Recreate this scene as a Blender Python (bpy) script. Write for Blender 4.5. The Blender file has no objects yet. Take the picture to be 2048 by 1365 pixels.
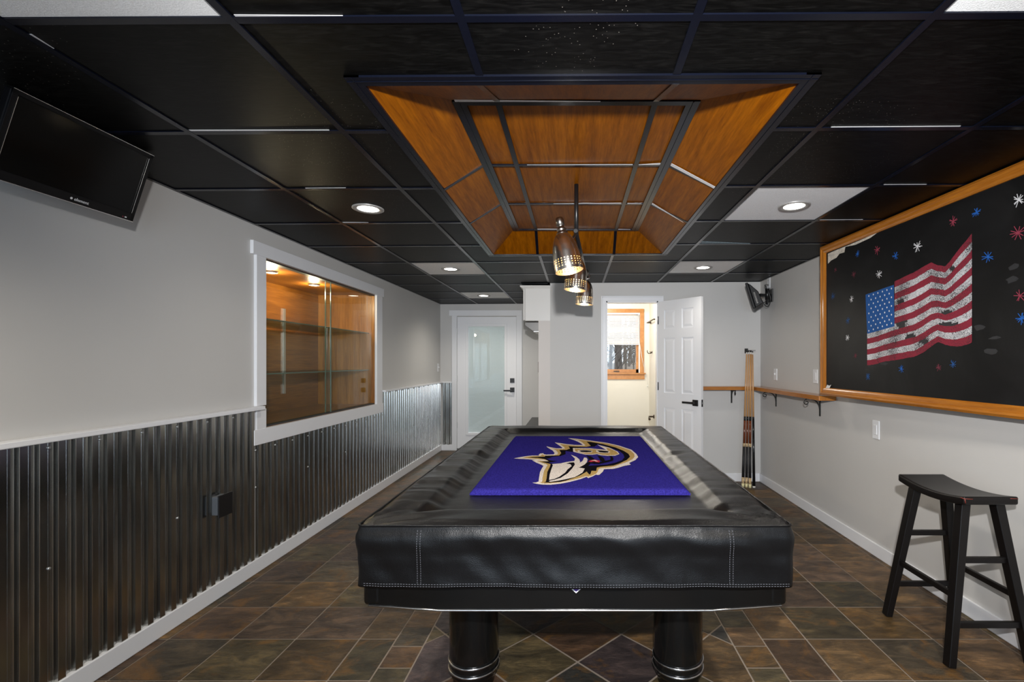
import bpy, bmesh, math, random
from mathutils import Vector, Matrix, noise as mnoise
from mathutils.geometry import tessellate_polygon

random.seed(7)
S = bpy.context.scene
C = S.collection
PI = math.pi
F, CX, CY, EYE = 950.0, 1150.0, 724.0, 1.373      # focal length and principal point (2048x1365 frame), eye height
ZC = 2.279                                          # ceiling height on the room's axis
def ceil_z(x): return ZC + 0.006 * x
def at(px, py, Y):                                  # point of the place at depth Y
    return Vector(((px - CX) * Y / F, Y, EYE - (py - CY) * Y / F))

# ------------------------------------------------------------------ materials
def nt_new(name):
    m = bpy.data.materials.new(name); m.use_nodes = True
    nt = m.node_tree; b = nt.nodes['Principled BSDF']
    return m, nt, b
def nd(nt, typ, **kw):
    n = nt.nodes.new(typ)
    for k, v in kw.items():
        if k.startswith('i_'):
            n.inputs[k[2:].replace('_', ' ')].default_value = v
        else: setattr(n, k, v)
    return n
def coords(nt, scale=(1, 1, 1), kind='Object'):
    tc = nt.nodes.new('ShaderNodeTexCoord'); mp = nt.nodes.new('ShaderNodeMapping')
    mp.inputs['Scale'].default_value = scale
    nt.links.new(tc.outputs[kind], mp.inputs['Vector'])
    return mp.outputs['Vector']
def ramp(nt, fac, stops):
    r = nt.nodes.new('ShaderNodeValToRGB')
    e = r.color_ramp.elements
    while len(e) < len(stops): e.new(0.5)
    for el, (p, c) in zip(e, stops):
        el.position = p; el.color = (*c[:3], 1)
    nt.links.new(fac, r.inputs['Fac'])
    return r.outputs['Color']
def add_bump(nt, b, height, strength, dist=0.01):
    bp = nt.nodes.new('ShaderNodeBump')
    bp.inputs['Strength'].default_value = strength; bp.inputs['Distance'].default_value = dist
    nt.links.new(height, bp.inputs['Height']); nt.links.new(bp.outputs['Normal'], b.inputs['Normal'])
def mat(name, col, rough=0.5, metal=0.0, spec=0.5, var=None, bump=None, coat=0.0):
    m, nt, b = nt_new(name)
    b.inputs['Base Color'].default_value = (*col, 1)
    b.inputs['Roughness'].default_value = rough
    b.inputs['Metallic'].default_value = metal
    b.inputs['Specular IOR Level'].default_value = spec
    b.inputs['Coat Weight'].default_value = coat
    if var:
        sc, amt, st = var
        n = nd(nt, 'ShaderNodeTexNoise', i_Scale=sc, i_Detail=5.0)
        nt.links.new(coords(nt, st), n.inputs['Vector'])
        c = ramp(nt, n.outputs['Fac'], [(0.3, [v * (1 - amt) for v in col]), (0.7, [min(1, v * (1 + amt)) for v in col])])
        nt.links.new(c, b.inputs['Base Color'])
    if bump:
        sc, stg, dist, st = bump
        n = nd(nt, 'ShaderNodeTexNoise', i_Scale=sc, i_Detail=4.0)
        nt.links.new(coords(nt, st), n.inputs['Vector'])
        add_bump(nt, b, n.outputs['Fac'], stg, dist)
    return m
def emit(name, col, s):
    m, nt, b = nt_new(name)
    b.inputs['Base Color'].default_value = (*col, 1)
    b.inputs['Emission Color'].default_value = (*col, 1); b.inputs['Emission Strength'].default_value = s
    return m
def wood(name, dark, light, grain=(1, 1, 1), scale=9.0, rough=0.35, coat=0.0, bump=0.15, spec=0.5):
    """fine grain, stretched along the axis whose entry in grain is small"""
    m, nt, b = nt_new(name)
    v = coords(nt, grain)
    n1 = nd(nt, 'ShaderNodeTexNoise', i_Scale=scale, i_Detail=6.0, i_Roughness=0.62, i_Distortion=0.6)
    n2 = nd(nt, 'ShaderNodeTexNoise', i_Scale=scale * 5, i_Detail=3.0, i_Roughness=0.7)
    nt.links.new(v, n1.inputs['Vector']); nt.links.new(v, n2.inputs['Vector'])
    mx = nd(nt, 'ShaderNodeMix', data_type='FLOAT'); mx.inputs[0].default_value = 0.4
    nt.links.new(n1.outputs['Fac'], mx.inputs[2]); nt.links.new(n2.outputs['Fac'], mx.inputs[3])
    c = ramp(nt, mx.outputs[0], [(0.34, dark), (0.5, [(a + d) / 2 for a, d in zip(dark, light)]), (0.64, light)])
    nt.links.new(c, b.inputs['Base Color'])
    b.inputs['Roughness'].default_value = rough; b.inputs['Coat Weight'].default_value = coat
    b.inputs['Coat Roughness'].default_value = 0.2
    b.inputs['Specular IOR Level'].default_value = spec
    if bump: add_bump(nt, b, mx.outputs[0], bump, 0.002)
    return m
def pane_mat(name, tint=(1, 1, 1), gloss=0.1):
    m = bpy.data.materials.new(name); m.use_nodes = True
    nt = m.node_tree; nt.nodes.clear()
    out = nt.nodes.new('ShaderNodeOutputMaterial'); tr = nt.nodes.new('ShaderNodeBsdfTransparent')
    gl = nt.nodes.new('ShaderNodeBsdfGlossy'); mx = nt.nodes.new('ShaderNodeMixShader'); fr = nt.nodes.new('ShaderNodeLayerWeight')
    tr.inputs['Color'].default_value = (*tint, 1); gl.inputs['Roughness'].default_value = 0.0; fr.inputs['Blend'].default_value = 0.5
    pw = nd(nt, 'ShaderNodeMath', operation='POWER'); pw.inputs[1].default_value = 4.0
    ad = nd(nt, 'ShaderNodeMath', operation='MULTIPLY_ADD'); ad.inputs[1].default_value = 0.55; ad.inputs[2].default_value = gloss * 0.4
    ad.use_clamp = True
    nt.links.new(fr.outputs['Facing'], pw.inputs[0]); nt.links.new(pw.outputs[0], ad.inputs[0])
    nt.links.new(ad.outputs[0], mx.inputs[0]); nt.links.new(tr.outputs[0], mx.inputs[1]); nt.links.new(gl.outputs[0], mx.inputs[2])
    nt.links.new(mx.outputs[0], out.inputs['Surface'])
    return m

M = {}
M['wall'] = mat('wall_paint', (0.58, 0.572, 0.56), 0.55, var=(1.6, 0.02, (1, 1, 1)), bump=(180, 0.05, 0.001, (1, 1, 1)))
M['wall_bath'] = mat('bathroom_paint', (0.80, 0.775, 0.70), 0.6)
M['trim'] = mat('white_trim', (0.80, 0.81, 0.84), 0.35)
M['door'] = mat('white_door', (0.84, 0.85, 0.88), 0.38)
M['cab'] = mat('cabinet_white', (0.74, 0.73, 0.71), 0.4)
M['panelpink'] = mat('pale_panel', (0.66, 0.62, 0.59), 0.5)
M['blackmetal'] = mat('black_metal', (0.008, 0.008, 0.009), 0.35)
M['iron'] = mat('wrought_iron', (0.01, 0.01, 0.01), 0.5)
M['chrome'] = mat('chrome', (0.55, 0.55, 0.56), 0.22, 1.0)
M['tee'] = mat('black_tee', (0.003, 0.004, 0.009), 0.22, spec=0.3)
M['silver'] = mat('bare_metal_and_glint', (0.75, 0.75, 0.76), 0.35, 0.2)
M['whitetile'] = mat('white_tile', (0.88, 0.89, 0.90), 0.8, var=(260, 0.10, (1, 1, 1)), bump=(300, 0.4, 0.003, (1, 1, 1)))
M['grayring'] = mat('gray_ring', (0.35, 0.34, 0.33), 0.4, 0.3)
M['lens'] = emit('lamp_lens', (1.0, 0.95, 0.84), 9.0)
M['lens_dim'] = emit('puck_lens', (1.0, 0.92, 0.78), 3.0)
M['bulb'] = emit('bulb', (1.0, 0.82, 0.5), 5.0)
M['black_gloss'] = mat('black_lacquer', (0.004, 0.004, 0.004), 0.16, spec=0.45, var=(3, .2, (1, 1, 1)))
M['tvbody'] = mat('tv_plastic', (0.004, 0.004, 0.005), 0.45, spec=0.2)
M['screen'] = mat('tv_screen', (0.001, 0.001, 0.001), 0.12, spec=0.12)
M['printwhite'] = mat('print_white', (0.75, 0.75, 0.75), 0.5)
M['plate'] = mat('white_plate', (0.76, 0.77, 0.79), 0.35)
M['slot'] = mat('dark_slot', (0.03, 0.03, 0.03), 0.5)
M['oak'] = wood('oak_trim', (0.30, 0.095, 0.009), (0.48, 0.175, 0.020), (1, 0.06, 1), 30, 0.22, 0.3)
M['oak_v'] = wood('oak_trim_upright', (0.30, 0.095, 0.009), (0.48, 0.175, 0.020), (1, 1, 0.06), 30, 0.22, 0.3)
M['oak_x'] = wood('oak_trim_across', (0.30, 0.10, 0.012), (0.48, 0.18, 0.026), (0.06, 1, 1), 30, 0.25, 0.3)
M['pine_win'] = wood('window_wood', (0.42, 0.17, 0.045), (0.62, 0.29, 0.09), (0.2, 0.2, 0.2), 25, 0.35)
M['traywood'] = wood('tray_veneer', (0.13, 0.033, 0.0004), (0.31, 0.097, 0.0011), (1, 0.06, 0.6), 30, 0.36, 0.0, 0.06, 0.07)
M['traywood_x'] = wood('tray_veneer_end', (0.13, 0.033, 0.0004), (0.31, 0.097, 0.0011), (1, 0.1, 0.1), 30, 0.36, 0.0, 0.06, 0.07)
M['nichewood'] = wood('niche_oak', (0.15, 0.046, 0.006), (0.36, 0.135, 0.020), (1, 0.06, 1), 22, 0.3, 0.2)
M['nichewood_v'] = wood('niche_oak_upright', (0.19, 0.065, 0.008), (0.48, 0.20, 0.035), (1, 1, 0.05), 22, 0.3, 0.2)
M['shelfglass'] = pane_mat('shelf_glass', (0.55, 0.66, 0.60), 0.08)
M['caseglass'] = pane_mat('case_glass', (0.95, 0.98, 0.96), 0.04)
M['winglass'] = pane_mat('window_glass', (0.97, 0.985, 0.98), 0.10)
M['glassedge'] = mat('glass_edge', (0.10, 0.16, 0.13), 0.15)
M['alu'] = mat('aluminium', (0.55, 0.56, 0.56), 0.3, 0.8)
M['slat'] = mat('blind_slat', (0.85, 0.85, 0.84), 0.5)
M['slat_door'] = mat('door_blind_slat', (0.80, 0.84, 0.835), 0.5)
M['cord'] = mat('white_cord', (0.8, 0.8, 0.78), 0.6)
M['bronze'] = mat('dark_bronze', (0.07, 0.05, 0.035), 0.35, 0.6)
M['stool'] = mat('stool_black', (0.005, 0.004, 0.004), 0.38, spec=0.3)
M['maple'] = wood('cue_maple', (0.48, 0.25, 0.10), (0.66, 0.38, 0.17), (1, 1, 0.05), 40, 0.25)
M['rosewood'] = wood('cue_rosewood', (0.08, 0.02, 0.008), (0.24, 0.06, 0.02), (1, 1, 0.08), 60, 0.2)
M['cueblack'] = mat('cue_black', (0.008, 0.008, 0.009), 0.15)
M['cuewrap'] = mat('cue_wrap', (0.012, 0.012, 0.014), 0.6)
M['cuecream'] = mat('cue_cream', (0.72, 0.65, 0.36), 0.3)
M['cueinlay'] = mat('cue_inlay', (0.55, 0.40, 0.22), 0.3, var=(90, .6, (1, 1, .3)))
M['ferrule'] = mat('cue_ferrule', (0.7, 0.68, 0.64), 0.3)
M['darkbench'] = mat('dark_bench', (0.05, 0.052, 0.052), 0.4)
M['hood'] = mat('range_hood', (0.10, 0.095, 0.09), 0.35, 0.5)
M['stitch'] = mat('grey_thread', (0.18, 0.19, 0.22), 0.6)
M['purpleshield'] = mat('shield_purple', (0.06, 0.02, 0.20), 0.4)
M['bark'] = mat('bark', (0.15, 0.125, 0.105), 0.9, var=(12, 0.4, (1, 1, .3)))
M['leaflitter'] = mat('leaf_litter', (0.24, 0.18, 0.13), 0.95, var=(6, 0.5, (1, 1, 1)))
M['box_litside'] = mat('outlet_box_lit_side', (0.10, 0.11, 0.125), 0.3)
M['insul'] = mat('pale_blue_fibre', (0.20, 0.27, 0.31), 0.8, var=(120, .4, (1, 1, 1)))
M['ceilwhite'] = mat('ceiling_white', (0.8, 0.8, 0.78), 0.8)

# corrugated galvanised sheet
m, nt, b = nt_new('galvanised'); M['galv'] = m
n = nd(nt, 'ShaderNodeTexNoise', i_Scale=4.0, i_Detail=4.0); nt.links.new(coords(nt, (1, 6, 1)), n.inputs['Vector'])
nt.links.new(ramp(nt, n.outputs['Fac'], [(0.3, (0.38, 0.385, 0.38)), (0.7, (0.54, 0.545, 0.53))]), b.inputs['Base Color'])
b.inputs['Metallic'].default_value = 1.0; b.inputs['Roughness'].default_value = 0.2

# black vinyl ceiling tile: faint grain, dust specks
m, nt, b = nt_new('black_tile'); M['blacktile'] = m
v = coords(nt, (1, 5, 1))
n = nd(nt, 'ShaderNodeTexNoise', i_Scale=14.0, i_Detail=6.0, i_Distortion=1.2); nt.links.new(v, n.inputs['Vector'])
vo = nd(nt, 'ShaderNodeTexVoronoi', i_Scale=75.0); nt.links.new(coords(nt), vo.inputs['Vector'])
big = nd(nt, 'ShaderNodeTexNoise', i_Scale=1.3); nt.links.new(coords(nt), big.inputs['Vector'])
lt = nd(nt, 'ShaderNodeMath', operation='LESS_THAN'); lt.inputs[1].default_value = 0.11
nt.links.new(vo.outputs['Distance'], lt.inputs[0])
gt = nd(nt, 'ShaderNodeMath', operation='GREATER_THAN'); gt.inputs[1].default_value = 0.55; nt.links.new(big.outputs['Fac'], gt.inputs[0])
mu = nd(nt, 'ShaderNodeMath', operation='MULTIPLY'); nt.links.new(lt.outputs[0], mu.inputs[0]); nt.links.new(gt.outputs[0], mu.inputs[1])
mc = nd(nt, 'ShaderNodeMix', data_type='RGBA')
nt.links.new(mu.outputs[0], mc.inputs[0])
nt.links.new(ramp(nt, n.outputs['Fac'], [(0.38, (0.0012, 0.0012, 0.0012)), (0.55, (0.003, 0.003, 0.003)), (0.75, (0.008, 0.0078, 0.0075))]), mc.inputs[6])
mc.inputs[7].default_value = (0.16, 0.15, 0.135, 1)
nt.links.new(mc.outputs[2], b.inputs['Base Color'])
b.inputs['Roughness'].default_value = 0.42; b.inputs['Specular IOR Level'].default_value = 0.09
add_bump(nt, b, n.outputs['Fac'], 0.12, 0.002)

# slate tiles: tint per tile in a colour attribute
m, nt, b = nt_new('slate'); M['slate'] = m
a = nd(nt, 'ShaderNodeAttribute', attribute_name='tint')
sep = nt.nodes.new('ShaderNodeMath'); sep.operation = 'MULTIPLY'; sep.inputs[1].default_value = 37.0
nt.links.new(a.outputs['Alpha'], sep.inputs[0])
n1 = nd(nt, 'ShaderNodeTexNoise', noise_dimensions='4D', i_Scale=8.5, i_Detail=10.0, i_Roughness=0.72, i_Distortion=0.9)
n2 = nd(nt, 'ShaderNodeTexNoise', noise_dimensions='4D', i_Scale=4.0, i_Detail=9.0, i_Roughness=0.68, i_Distortion=1.2)
n3 = nd(nt, 'ShaderNodeTexNoise', noise_dimensions='4D', i_Scale=42.0, i_Detail=5.0, i_Roughness=0.7)
cv = coords(nt); cv2 = coords(nt, (0.6, 1.5, 1))
for q, vv in ((n1, cv2), (n2, cv), (n3, cv2)):
    nt.links.new(vv, q.inputs['Vector']); nt.links.new(sep.outputs[0], q.inputs['W'])
r1 = ramp(nt, n1.outputs['Fac'], [(0.30, (0.22, 0.22, 0.25)), (0.5, (0.85, 0.85, 0.85)), (0.70, (2.3, 2.15, 1.9))])
mm = nd(nt, 'ShaderNodeMix', data_type='RGBA', blend_type='MULTIPLY'); mm.inputs[0].default_value = 1.0
nt.links.new(a.outputs['Color'], mm.inputs[6]); nt.links.new(r1, mm.inputs[7])
rf = ramp(nt, n2.outputs['Fac'], [(0.54, (0, 0, 0)), (0.66, (0.75, 0.75, 0.75))])
mr = nd(nt, 'ShaderNodeMix', data_type='RGBA'); nt.links.new(rf, mr.inputs[0])
nt.links.new(mm.outputs[2], mr.inputs[6]); mr.inputs[7].default_value = (0.175, 0.080, 0.016, 1)
nt.links.new(mr.outputs[2], b.inputs['Base Color'])
hs = nd(nt, 'ShaderNodeMath', operation='ADD'); nt.links.new(n1.outputs['Fac'], hs.inputs[0]); nt.links.new(n3.outputs['Fac'], hs.inputs[1])
add_bump(nt, b, hs.outputs[0], 0.75, 0.008)
b.inputs['Roughness'].default_value = 0.42; b.inputs['Specular IOR Level'].default_value = 0.3
M['grout'] = mat('grout', (0.26, 0.21, 0.165), 0.9)

# black leatherette cover
m, nt, b = nt_new('leatherette'); M['leather'] = m
b.inputs['Base Color'].default_value = (0.0045, 0.0045, 0.005, 1); b.inputs['Roughness'].default_value = 0.29; b.inputs['Specular IOR Level'].default_value = 0.25
vo = nd(nt, 'ShaderNodeTexVoronoi', i_Scale=420.0); nt.links.new(coords(nt), vo.inputs['Vector'])
nz = nd(nt, 'ShaderNodeTexNoise', i_Scale=22.0, i_Detail=5.0); nt.links.new(coords(nt, (1, 1, 0.6)), nz.inputs['Vector'])
ad = nd(nt, 'ShaderNodeMath', operation='MULTIPLY_ADD'); ad.inputs[1].default_value = 4.0
nt.links.new(nz.outputs['Fac'], ad.inputs[0]); nt.links.new(vo.outputs['Distance'], ad.inputs[2])
add_bump(nt, b, ad.outputs[0], 0.25, 0.0018)

# rug
def pile(name, col):
    m, nt, b = nt_new(name)
    n = nd(nt, 'ShaderNodeTexNoise', i_Scale=160.0, i_Detail=3.0); nt.links.new(coords(nt), n.inputs['Vector'])
    nt.links.new(ramp(nt, n.outputs['Fac'], [(0.3, [c * 0.62 for c in col]), (0.7, [min(1, c * 1.3) for c in col])]), b.inputs['Base Color'])
    b.inputs['Roughness'].default_value = 0.95; b.inputs['Specular IOR Level'].default_value = 0.0
    b.inputs['Sheen Weight'].default_value = 0.0
    add_bump(nt, b, n.outputs['Fac'], 0.8, 0.004)
    return m
M['rugpurple'] = pile('rug_purple', (0.026, 0.021, 0.19))
M['rugpurple2'] = pile('rug_purple_inner', (0.028, 0.022, 0.19))
M['rugwhite'] = pile('rug_white', (0.66, 0.60, 0.55))
M['ruggold'] = pile('rug_gold', (0.44, 0.30, 0.11))
M['rugblack'] = pile('rug_black', (0.008, 0.007, 0.010))
M['rugred'] = pile('rug_red', (0.42, 0.03, 0.05))

# blackboard paint and chalk
m, nt, b = nt_new('blackboard'); M['board'] = m
n = nd(nt, 'ShaderNodeTexNoise', i_Scale=2.2, i_Detail=7.0, i_Roughness=0.6, i_Distortion=0.8); nt.links.new(coords(nt), n.inputs['Vector'])
nt.links.new(ramp(nt, n.outputs['Fac'], [(0.45, (0.006, 0.006, 0.0065)), (0.66, (0.012, 0.012, 0.0125)), (0.8, (0.05, 0.05, 0.052))]), b.inputs['Base Color'])
b.inputs['Roughness'].default_value = 0.5; b.inputs['Specular IOR Level'].default_value = 0.2
def chalk(name, col, cover=0.5, grain=260.0):
    m, nt, b = nt_new(name)
    n = nd(nt, 'ShaderNodeTexNoise', i_Scale=grain, i_Detail=2.0); nt.links.new(coords(nt), n.inputs['Vector'])
    n2 = nd(nt, 'ShaderNodeTexNoise', i_Scale=7.0, i_Detail=3.0); nt.links.new(coords(nt), n2.inputs['Vector'])
    ad = nd(nt, 'ShaderNodeMath', operation='MULTIPLY_ADD'); ad.inputs[1].default_value = 0.55
    nt.links.new(n2.outputs['Fac'], ad.inputs[0]); nt.links.new(n.outputs['Fac'], ad.inputs[2])
    c = ramp(nt, ad.outputs[0], [(cover, (0.012, 0.012, 0.013)), (min(1, cover + 0.22), col)])
    nt.links.new(c, b.inputs['Base Color']); b.inputs['Roughness'].default_value = 0.9
    return m
M['ch_white'] = chalk('chalk_white', (0.62, 0.62, 0.64), 0.64)
M['ch_red'] = chalk('chalk_red', (0.24, 0.013, 0.032), 0.56)
M['ch_blue'] = chalk('chalk_blue', (0.008, 0.075, 0.27), 0.46)
M['ch_bluestar'] = chalk('chalk_blue_stroke', (0.008, 0.11, 0.45), 0.3)
M['ch_redstar'] = chalk('chalk_red_stroke', (0.29, 0.035, 0.065), 0.3)
M['ch_whitestar'] = chalk('chalk_white_stroke', (0.72, 0.72, 0.74), 0.3)
M['ch_bluefaint'] = chalk('chalk_blue_faint', (0.012, 0.075, 0.24), 0.48)
M['ch_redfaint'] = chalk('chalk_red_faint', (0.15, 0.022, 0.04), 0.5)
M['ch_smudge'] = chalk('chalk_rubbed', (0.026, 0.026, 0.027), 0.5, 40)
M['torn'] = mat('torn_paper', (0.62, 0.56, 0.48), 0.8, var=(40, .25, (1, 1, 1)))

# perforated shade metal: holes on rows near the rim (object space, axis +Z from the rim)
m, nt, b = nt_new('shade_metal'); M['shade'] = m
b.inputs['Base Color'].default_value = (0.80, 0.77, 0.73, 1); b.inputs['Metallic'].default_value = 1.0; b.inputs['Roughness'].default_value = 0.25
a = nd(nt, 'ShaderNodeAttribute', attribute_name='hole')
sx = nt.nodes.new('ShaderNodeSeparateColor'); nt.links.new(a.outputs['Color'], sx.inputs[0])
def mth(op, i0, i1=None, v1=None):
    q = nd(nt, 'ShaderNodeMath', operation=op)
    if hasattr(i0, 'links'): nt.links.new(i0, q.inputs[0])
    else: q.inputs[0].default_value = i0
    if i1 is not None: nt.links.new(i1, q.inputs[1])
    if v1 is not None: q.inputs[1].default_value = v1
    return q.outputs[0]
fu = mth('SUBTRACT', mth('FRACT', mth('MULTIPLY', sx.outputs[0], v1=26.0)), v1=0.5)
fv = mth('MULTIPLY', mth('SUBTRACT', mth('FRACT', mth('MULTIPLY', sx.outputs[1], v1=16.0)), v1=0.5), v1=0.72)
rr = mth('SQRT', mth('ADD', mth('MULTIPLY', fu, fu), mth('MULTIPLY', fv, fv)))
inh = mth('LESS_THAN', rr, v1=0.17)
vlo = mth('GREATER_THAN', sx.outputs[1], v1=0.0625); vhi = mth('LESS_THAN', sx.outputs[1], v1=0.3125)
mask = mth('MULTIPLY', inh, mth('MULTIPLY', vlo, vhi))
tr = nt.nodes.new('ShaderNodeBsdfTransparent'); mxs = nt.nodes.new('ShaderNodeMixShader'); out = nt.nodes['Material Output']
nt.links.new(mask, mxs.inputs[0]); nt.links.new(b.outputs[0], mxs.inputs[1]); nt.links.new(tr.outputs[0], mxs.inputs[2])
nt.links.new(mxs.outputs[0], out.inputs['Surface'])
M['shade_in'] = mat('shade_lining', (0.80, 0.62, 0.32), 0.5)
M['gunmetal'] = mat('gunmetal', (0.30, 0.28, 0.26), 0.3, 1.0)

# ------------------------------------------------------------------ mesh helpers
def root_off(p):
    v = Vector((0, 0, 0))
    while p is not None:
        v += p.location; p = p.parent
    return v
class MB:
    def __init__(s): s.bm = bmesh.new()
    def _mi(s, faces, m):
        for f in faces: f.material_index = m
    def box(s, x0, x1, y0, y1, z0, z1, m=0, bev=0.0, X=None, seg=2):
        t = bmesh.new()
        vs = [t.verts.new((x, y, z)) for x in (x0, x1) for y in (y0, y1) for z in (z0, z1)]
        for q in ((0, 1, 3, 2), (4, 6, 7, 5), (0, 4, 5, 1), (2, 3, 7, 6), (0, 2, 6, 4), (1, 5, 7, 3)):
            t.faces.new([vs[i] for i in q])
        bmesh.ops.recalc_face_normals(t, faces=t.faces)
        if bev: bmesh.ops.bevel(t, geom=t.edges[:], offset=bev, segments=seg, affect='EDGES', profile=0.5)
        if X: t.transform(X)
        s._merge(t, m); return s
    def _merge(s, t, m):
        mp = {v: s.bm.verts.new(v.co) for v in t.verts}
        for f in t.faces:
            g = s.bm.faces.new([mp[v] for v in f.verts]); g.material_index = m; g.smooth = f.smooth
        t.free()
    def bar(s, p, q, w, h, m=0, up=(0, 0, 1), bev=0.0, w2=None, h2=None):
        p, q = Vector(p), Vector(q); d = (q - p).normalized(); up = Vector(up)
        if abs(d.dot(up)) > 0.99: up = Vector((0, 1, 0))
        sx = d.cross(up).normalized(); uy = sx.cross(d).normalized()
        w2 = w if w2 is None else w2; h2 = h if h2 is None else h2
        t = bmesh.new(); vs = []
        for c, a, bb in ((p, w, h), (q, w2, h2)):
            for i, j in ((-1, -1), (1, -1), (1, 1), (-1, 1)):
                vs.append(t.verts.new(c + sx * i * a / 2 + uy * j * bb / 2))
        for fq in ((0, 1, 2, 3), (4, 7, 6, 5), (0, 4, 5, 1), (1, 5, 6, 2), (2, 6, 7, 3), (3, 7, 4, 0)):
            t.faces.new([vs[i] for i in fq])
        bmesh.ops.recalc_face_normals(t, faces=t.faces)
        if bev: bmesh.ops.bevel(t, geom=t.edges[:], offset=bev, segments=2, affect='EDGES', profile=0.5)
        s._merge(t, m); return s
    def tube(s, pts, r, n=8, m=0, closed=False, caps=True):
        pts = [Vector(p) for p in pts]; rings = []
        rs = r if isinstance(r, (list, tuple)) else [r] * len(pts)
        ref = Vector((0.123, 0.456, 0.88)).normalized()
        N = len(pts)
        for i, p in enumerate(pts):
            if closed: d = pts[(i + 1) % N] - pts[i - 1]
            else: d = pts[min(i + 1, N - 1)] - pts[max(i - 1, 0)]
            d.normalize()
            a = d.cross(ref)
            if a.length < 1e-3: a = d.cross(Vector((1, 0, 0)))
            a.normalize(); bb = d.cross(a)
            rings.append([s.bm.verts.new(p + (a * math.cos(2 * PI * k / n) + bb * math.sin(2 * PI * k / n)) * rs[i]) for k in range(n)])
        for i in range(N if closed else N - 1):
            A, B = rings[i], rings[(i + 1) % N]
            for k in range(n):
                f = s.bm.faces.new((A[k], A[(k + 1) % n], B[(k + 1) % n], B[k])); f.material_index = m; f.smooth = True
        if caps and not closed:
            for rg in (rings[0][::-1], rings[-1]):
                f = s.bm.faces.new(rg); f.material_index = m
        return s
    def lathe(s, prof, o=(0, 0, 0), axis=(0, 0, 1), n=32, m=0, smooth=True, caps=True, ang=0.0):
        o = Vector(o); ax = Vector(axis).normalized()
        a = ax.orthogonal().normalized(); bb = ax.cross(a); rings = []
        for r, h in prof:
            rings.append([s.bm.verts.new(o + ax * h + (a * math.cos(2 * PI * k / n + ang) + bb * math.sin(2 * PI * k / n + ang)) * max(r, 1e-5)) for k in range(n)])
        for A, B in zip(rings, rings[1:]):
            for k in range(n):
                f = s.bm.faces.new((A[k], A[(k + 1) % n], B[(k + 1) % n], B[k])); f.material_index = m; f.smooth = smooth
        if caps:
            for rg in (rings[0][::-1], rings[-1]):
                f = s.bm.faces.new(rg); f.material_index = m
        return s
    def poly(s, pts, m=0):
        f = s.bm.faces.new([s.bm.verts.new(p) for p in pts]); f.material_index = m; return f
    def shape(s, pts, m=0):                      # concave outline -> triangles
        pts = [Vector(p) for p in pts]
        vs = [s.bm.verts.new(p) for p in pts]
        for tri in tessellate_polygon([pts]):
            try:
                f = s.bm.faces.new([vs[i] for i in tri]); f.material_index = m
            except ValueError: pass
        return s
    def prism(s, pts, vec, m=0, bev=0.0):        # planar outline extruded along vec
        vec = Vector(vec); t = bmesh.new()
        A = [t.verts.new(p) for p in pts]; B = [t.verts.new(Vector(p) + vec) for p in pts]
        t.faces.new(A[::-1]); t.faces.new(B)
        for i in range(len(A)):
            j = (i + 1) % len(A); t.faces.new((A[i], A[j], B[j], B[i]))
        bmesh.ops.recalc_face_normals(t, faces=t.faces)
        if bev: bmesh.ops.bevel(t, geom=t.edges[:], offset=bev, segments=2, affect='EDGES', profile=0.5)
        s._merge(t, m); return s
    def grid(s, fn, nu, nv, m=0, smooth=True, close_u=False):
        V = [[s.bm.verts.new(fn(i / nu, j / nv)) for j in range(nv + 1)] for i in range(nu + (0 if close_u else 1))]
        for i in range(nu):
            for j in range(nv):
                a, b2 = V[i], V[(i + 1) % len(V)]
                f = s.bm.faces.new((a[j], b2[j], b2[j + 1], a[j + 1])); f.material_index = m; f.smooth = smooth
        return s
    def tilt(s):                                  # follow the ceiling's slight fall
        for v in s.bm.verts: v.co.z += 0.006 * v.co.x
        return s
    def build(s, name, mats, parent=None, smooth=False, X=None, label=None):
        if X: s.bm.transform(X)
        off = root_off(parent)
        me = bpy.data.meshes.new(name)
        for v in s.bm.verts: v.co -= off
        if smooth:
            for f in s.bm.faces: f.smooth = True
        s.bm.normal_update(); s.bm.to_mesh(me); s.bm.free()
        for q in (mats if isinstance(mats, (list, tuple)) else [mats]):
            me.materials.append(M[q] if isinstance(q, str) else q)
        o = bpy.data.objects.new(name, me); C.objects.link(o)
        if parent is not None: o.parent = parent
        if label: o['label'] = label
        return o
def tag(o, label, cat, group=None):
    o['label'] = label; o['category'] = cat
    if group: o['group'] = group
    return o
def thing(name, loc, label, cat, group=None):
    o = bpy.data.objects.new(name, None); C.objects.link(o); o.location = loc; o.empty_display_size = 0.05
    return tag(o, label, cat, group)
def struct(o, label=None):
    o['kind'] = 'structure'
    if label: o['label'] = label
    return o
def sroot(name, loc=(0, 0, 0), label=None):
    o = bpy.data.objects.new(name, None); C.objects.link(o); o.location = loc; o.empty_display_size = 0.05
    return struct(o, label)
def copy_tree(o, parent=None):
    c = o.copy(); C.objects.link(c)
    if parent is not None: c.parent = parent
    for ch in [x for x in o.children]: copy_tree(ch, c)
    return c
def autosmooth(o, ang=0.6):
    for p in o.data.polygons: p.use_smooth = True
    md = o.modifiers.new('edge', 'EDGE_SPLIT'); md.split_angle = ang

# ------------------------------------------------------------------ room shell
XL, XR, YB, YF, YR, XP = -2.087, 2.128, 5.45, 7.36, -2.4, -0.285
TOP = 2.60
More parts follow.
